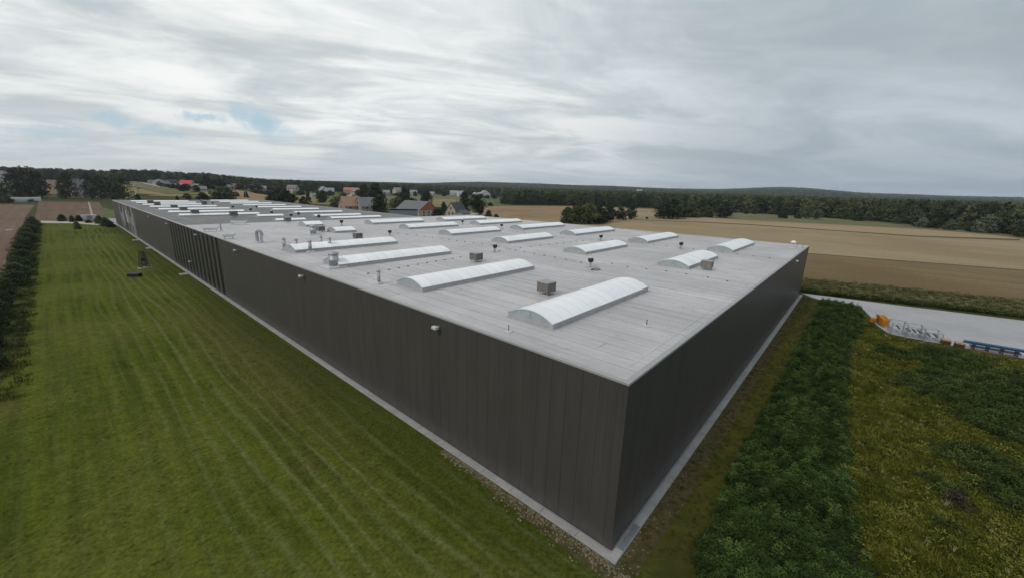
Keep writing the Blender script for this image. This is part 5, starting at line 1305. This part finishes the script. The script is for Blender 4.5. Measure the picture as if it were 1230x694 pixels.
def frame_cage(q, lab, sx, sy, h, bars, m_):
    e = thing('steel_frame', (q[0], q[1], 0.02), lab, 'steel frame', 'steel frames on the yard edge', math.radians(6))
    r = 0.085; c = [(-sx, -sy), (sx, -sy), (sx, sy), (-sx, sy)]
    for x, y in c: MB().tube((x, y, 0), (x, y, h), r, n=6).put('post', STEEL, e)
    for z in (0.06, h - .02, h * .5):
        g = MB()
        for i in range(4):
            g.tube((*c[i], z), (*c[(i + 1) % 4], z), r * .9, n=6)
        g.put('rail', STEEL, e)
    for k in range(bars):
        MB().box(-sx * .8, -sy + 2 * sy * (k + .6) / (bars + .2) - .12, h * .52, sx * .8, -sy + 2 * sy * (k + .6) / (bars + .2) + .12, h * .52 + .14).put('crossbar', m_, e)
DKB = plain('dark_steel', (0.045, 0.045, 0.05), 0.5)
frame_cage((75.0, -16.4), 'grey tubular steel frame nearest the orange barriers', 1.5, 1.0, 2.1, 1, DKB)
frame_cage((74.6, -18.4), 'grey steel frame with dark bars, middle one of three', 1.4, 1.1, 2.0, 3, DKB)
frame_cage((74.6, -20.6), 'low grey steel frame beside the timber pallets', 1.4, 1.0, 1.6, 2, DKB)
TIM = plain('pale_timber', (0.46, 0.33, 0.20), 0.8, 0, 0.2, 3); TIMD = plain('dark_timber', (0.10, 0.045, 0.025), 0.8, 0, 0.3, 3)
for i, (q, lab) in enumerate((((73.4, -22.2), 'pallet stack with pale top next to the steel frames'), ((72.9, -23.7), 'pallet stack with pale top nearer the blue beams'))):
    e = thing('pallet_stack', (q[0], q[1], 0.02), lab, 'pallet stack', None, math.radians(4))
    for k in range(3):
        for j in (-.42, 0, .42): MB().box(-.5, j - .06, k * .3, .5, j + .06, k * .3 + .12).put('block', TIMD, e)
        MB().box(-.55, -.55, k * .3 + .12, .55, .55, k * .3 + .28).put('deck', TIMD if k < 2 else TIM, e)
    for j in range(5): MB().box(-.58, -.56 + j * .23, .885, .58, -.38 + j * .23, .93).put('board', TIM, e)
BLU = plain('blue_painted_steel', (0.03, 0.10, 0.22), 0.45)
e = thing('trestle', (73.9, -27.6, 0.02), 'dark trestle carrying the blue beams at the yard edge', 'trestle', None, math.radians(4))
for y in (-2.2, -.7, .8, 2.3):
    MB().box(-.5, y - .08, 0, -.38, y + .08, .75).box(.38, y - .08, 0, .5, y + .08, .75).put('leg', DKB, e)
    MB().box(-.6, y - .1, .75, .6, y + .1, .88).put('bearer', DKB, e)
MB().box(-.52, -2.6, .45, .52, 2.7, .6).put('shelf', DKB, e)
for i, (dx_, L0, L1, lab) in enumerate(((-.28, 3.6, -4.6, 'blue steel beam on the trestle, the one nearer the grass'), (.3, 3.4, -5.6, 'blue steel beam on the trestle, the one nearer the yard'))):
    e = thing('blue_beam', (73.9 + dx_, -27.6, 0.905), lab, 'steel beam', None, math.radians(4))
    MB().box(-.15, L1, 0, .15, L0, .04).put('flange', BLU, e); MB().box(-.02, L1, .04, .02, L0, .28).put('web', BLU, e); MB().box(-.15, L1, .28, .15, L0, .32).put('flange', BLU, e)
for i, (x, lab) in enumerate(((72.75, 'brown timber beam on the ground in front of the blue beams, nearest the grass'), (72.45, 'second brown timber beam lying beside the first'))):
    o = put('timber_beam', MB().cbox(-.11, -2.9, 0, .11, 2.9, .2, .02).mesh('timber_beam', TIMD), None, (x, -27.9, 0.02), (0, 0, math.radians(5)))
    tag(o, lab, 'timber')

# ---------------------------------------------------------------- air
def haze():
    m_ = bpy.data.materials.new('haze'); m_.use_nodes = True; t = NT(m_.node_tree)
    pv = t.n('ShaderNodeVolumePrincipled'); pv.inputs['Color'].default_value = (0.80, 0.88, 1.0, 1)
    pv.inputs['Density'].default_value = HAZE; pv.inputs['Anisotropy'].default_value = 0.2
    t.n('ShaderNodeOutputMaterial', i_Volume=pv.outputs[0])
    me = MB().box(-11500, -11500, -4, 11500, 11500, 330).mesh('haze', m_)
    tag(put('haze', me), 'thin pale haze in the air', None, None, 'stuff')
HAZE = 6.5e-5
haze()
scene.cycles.max_bounces = 6
scene.cycles.volume_bounces = 0
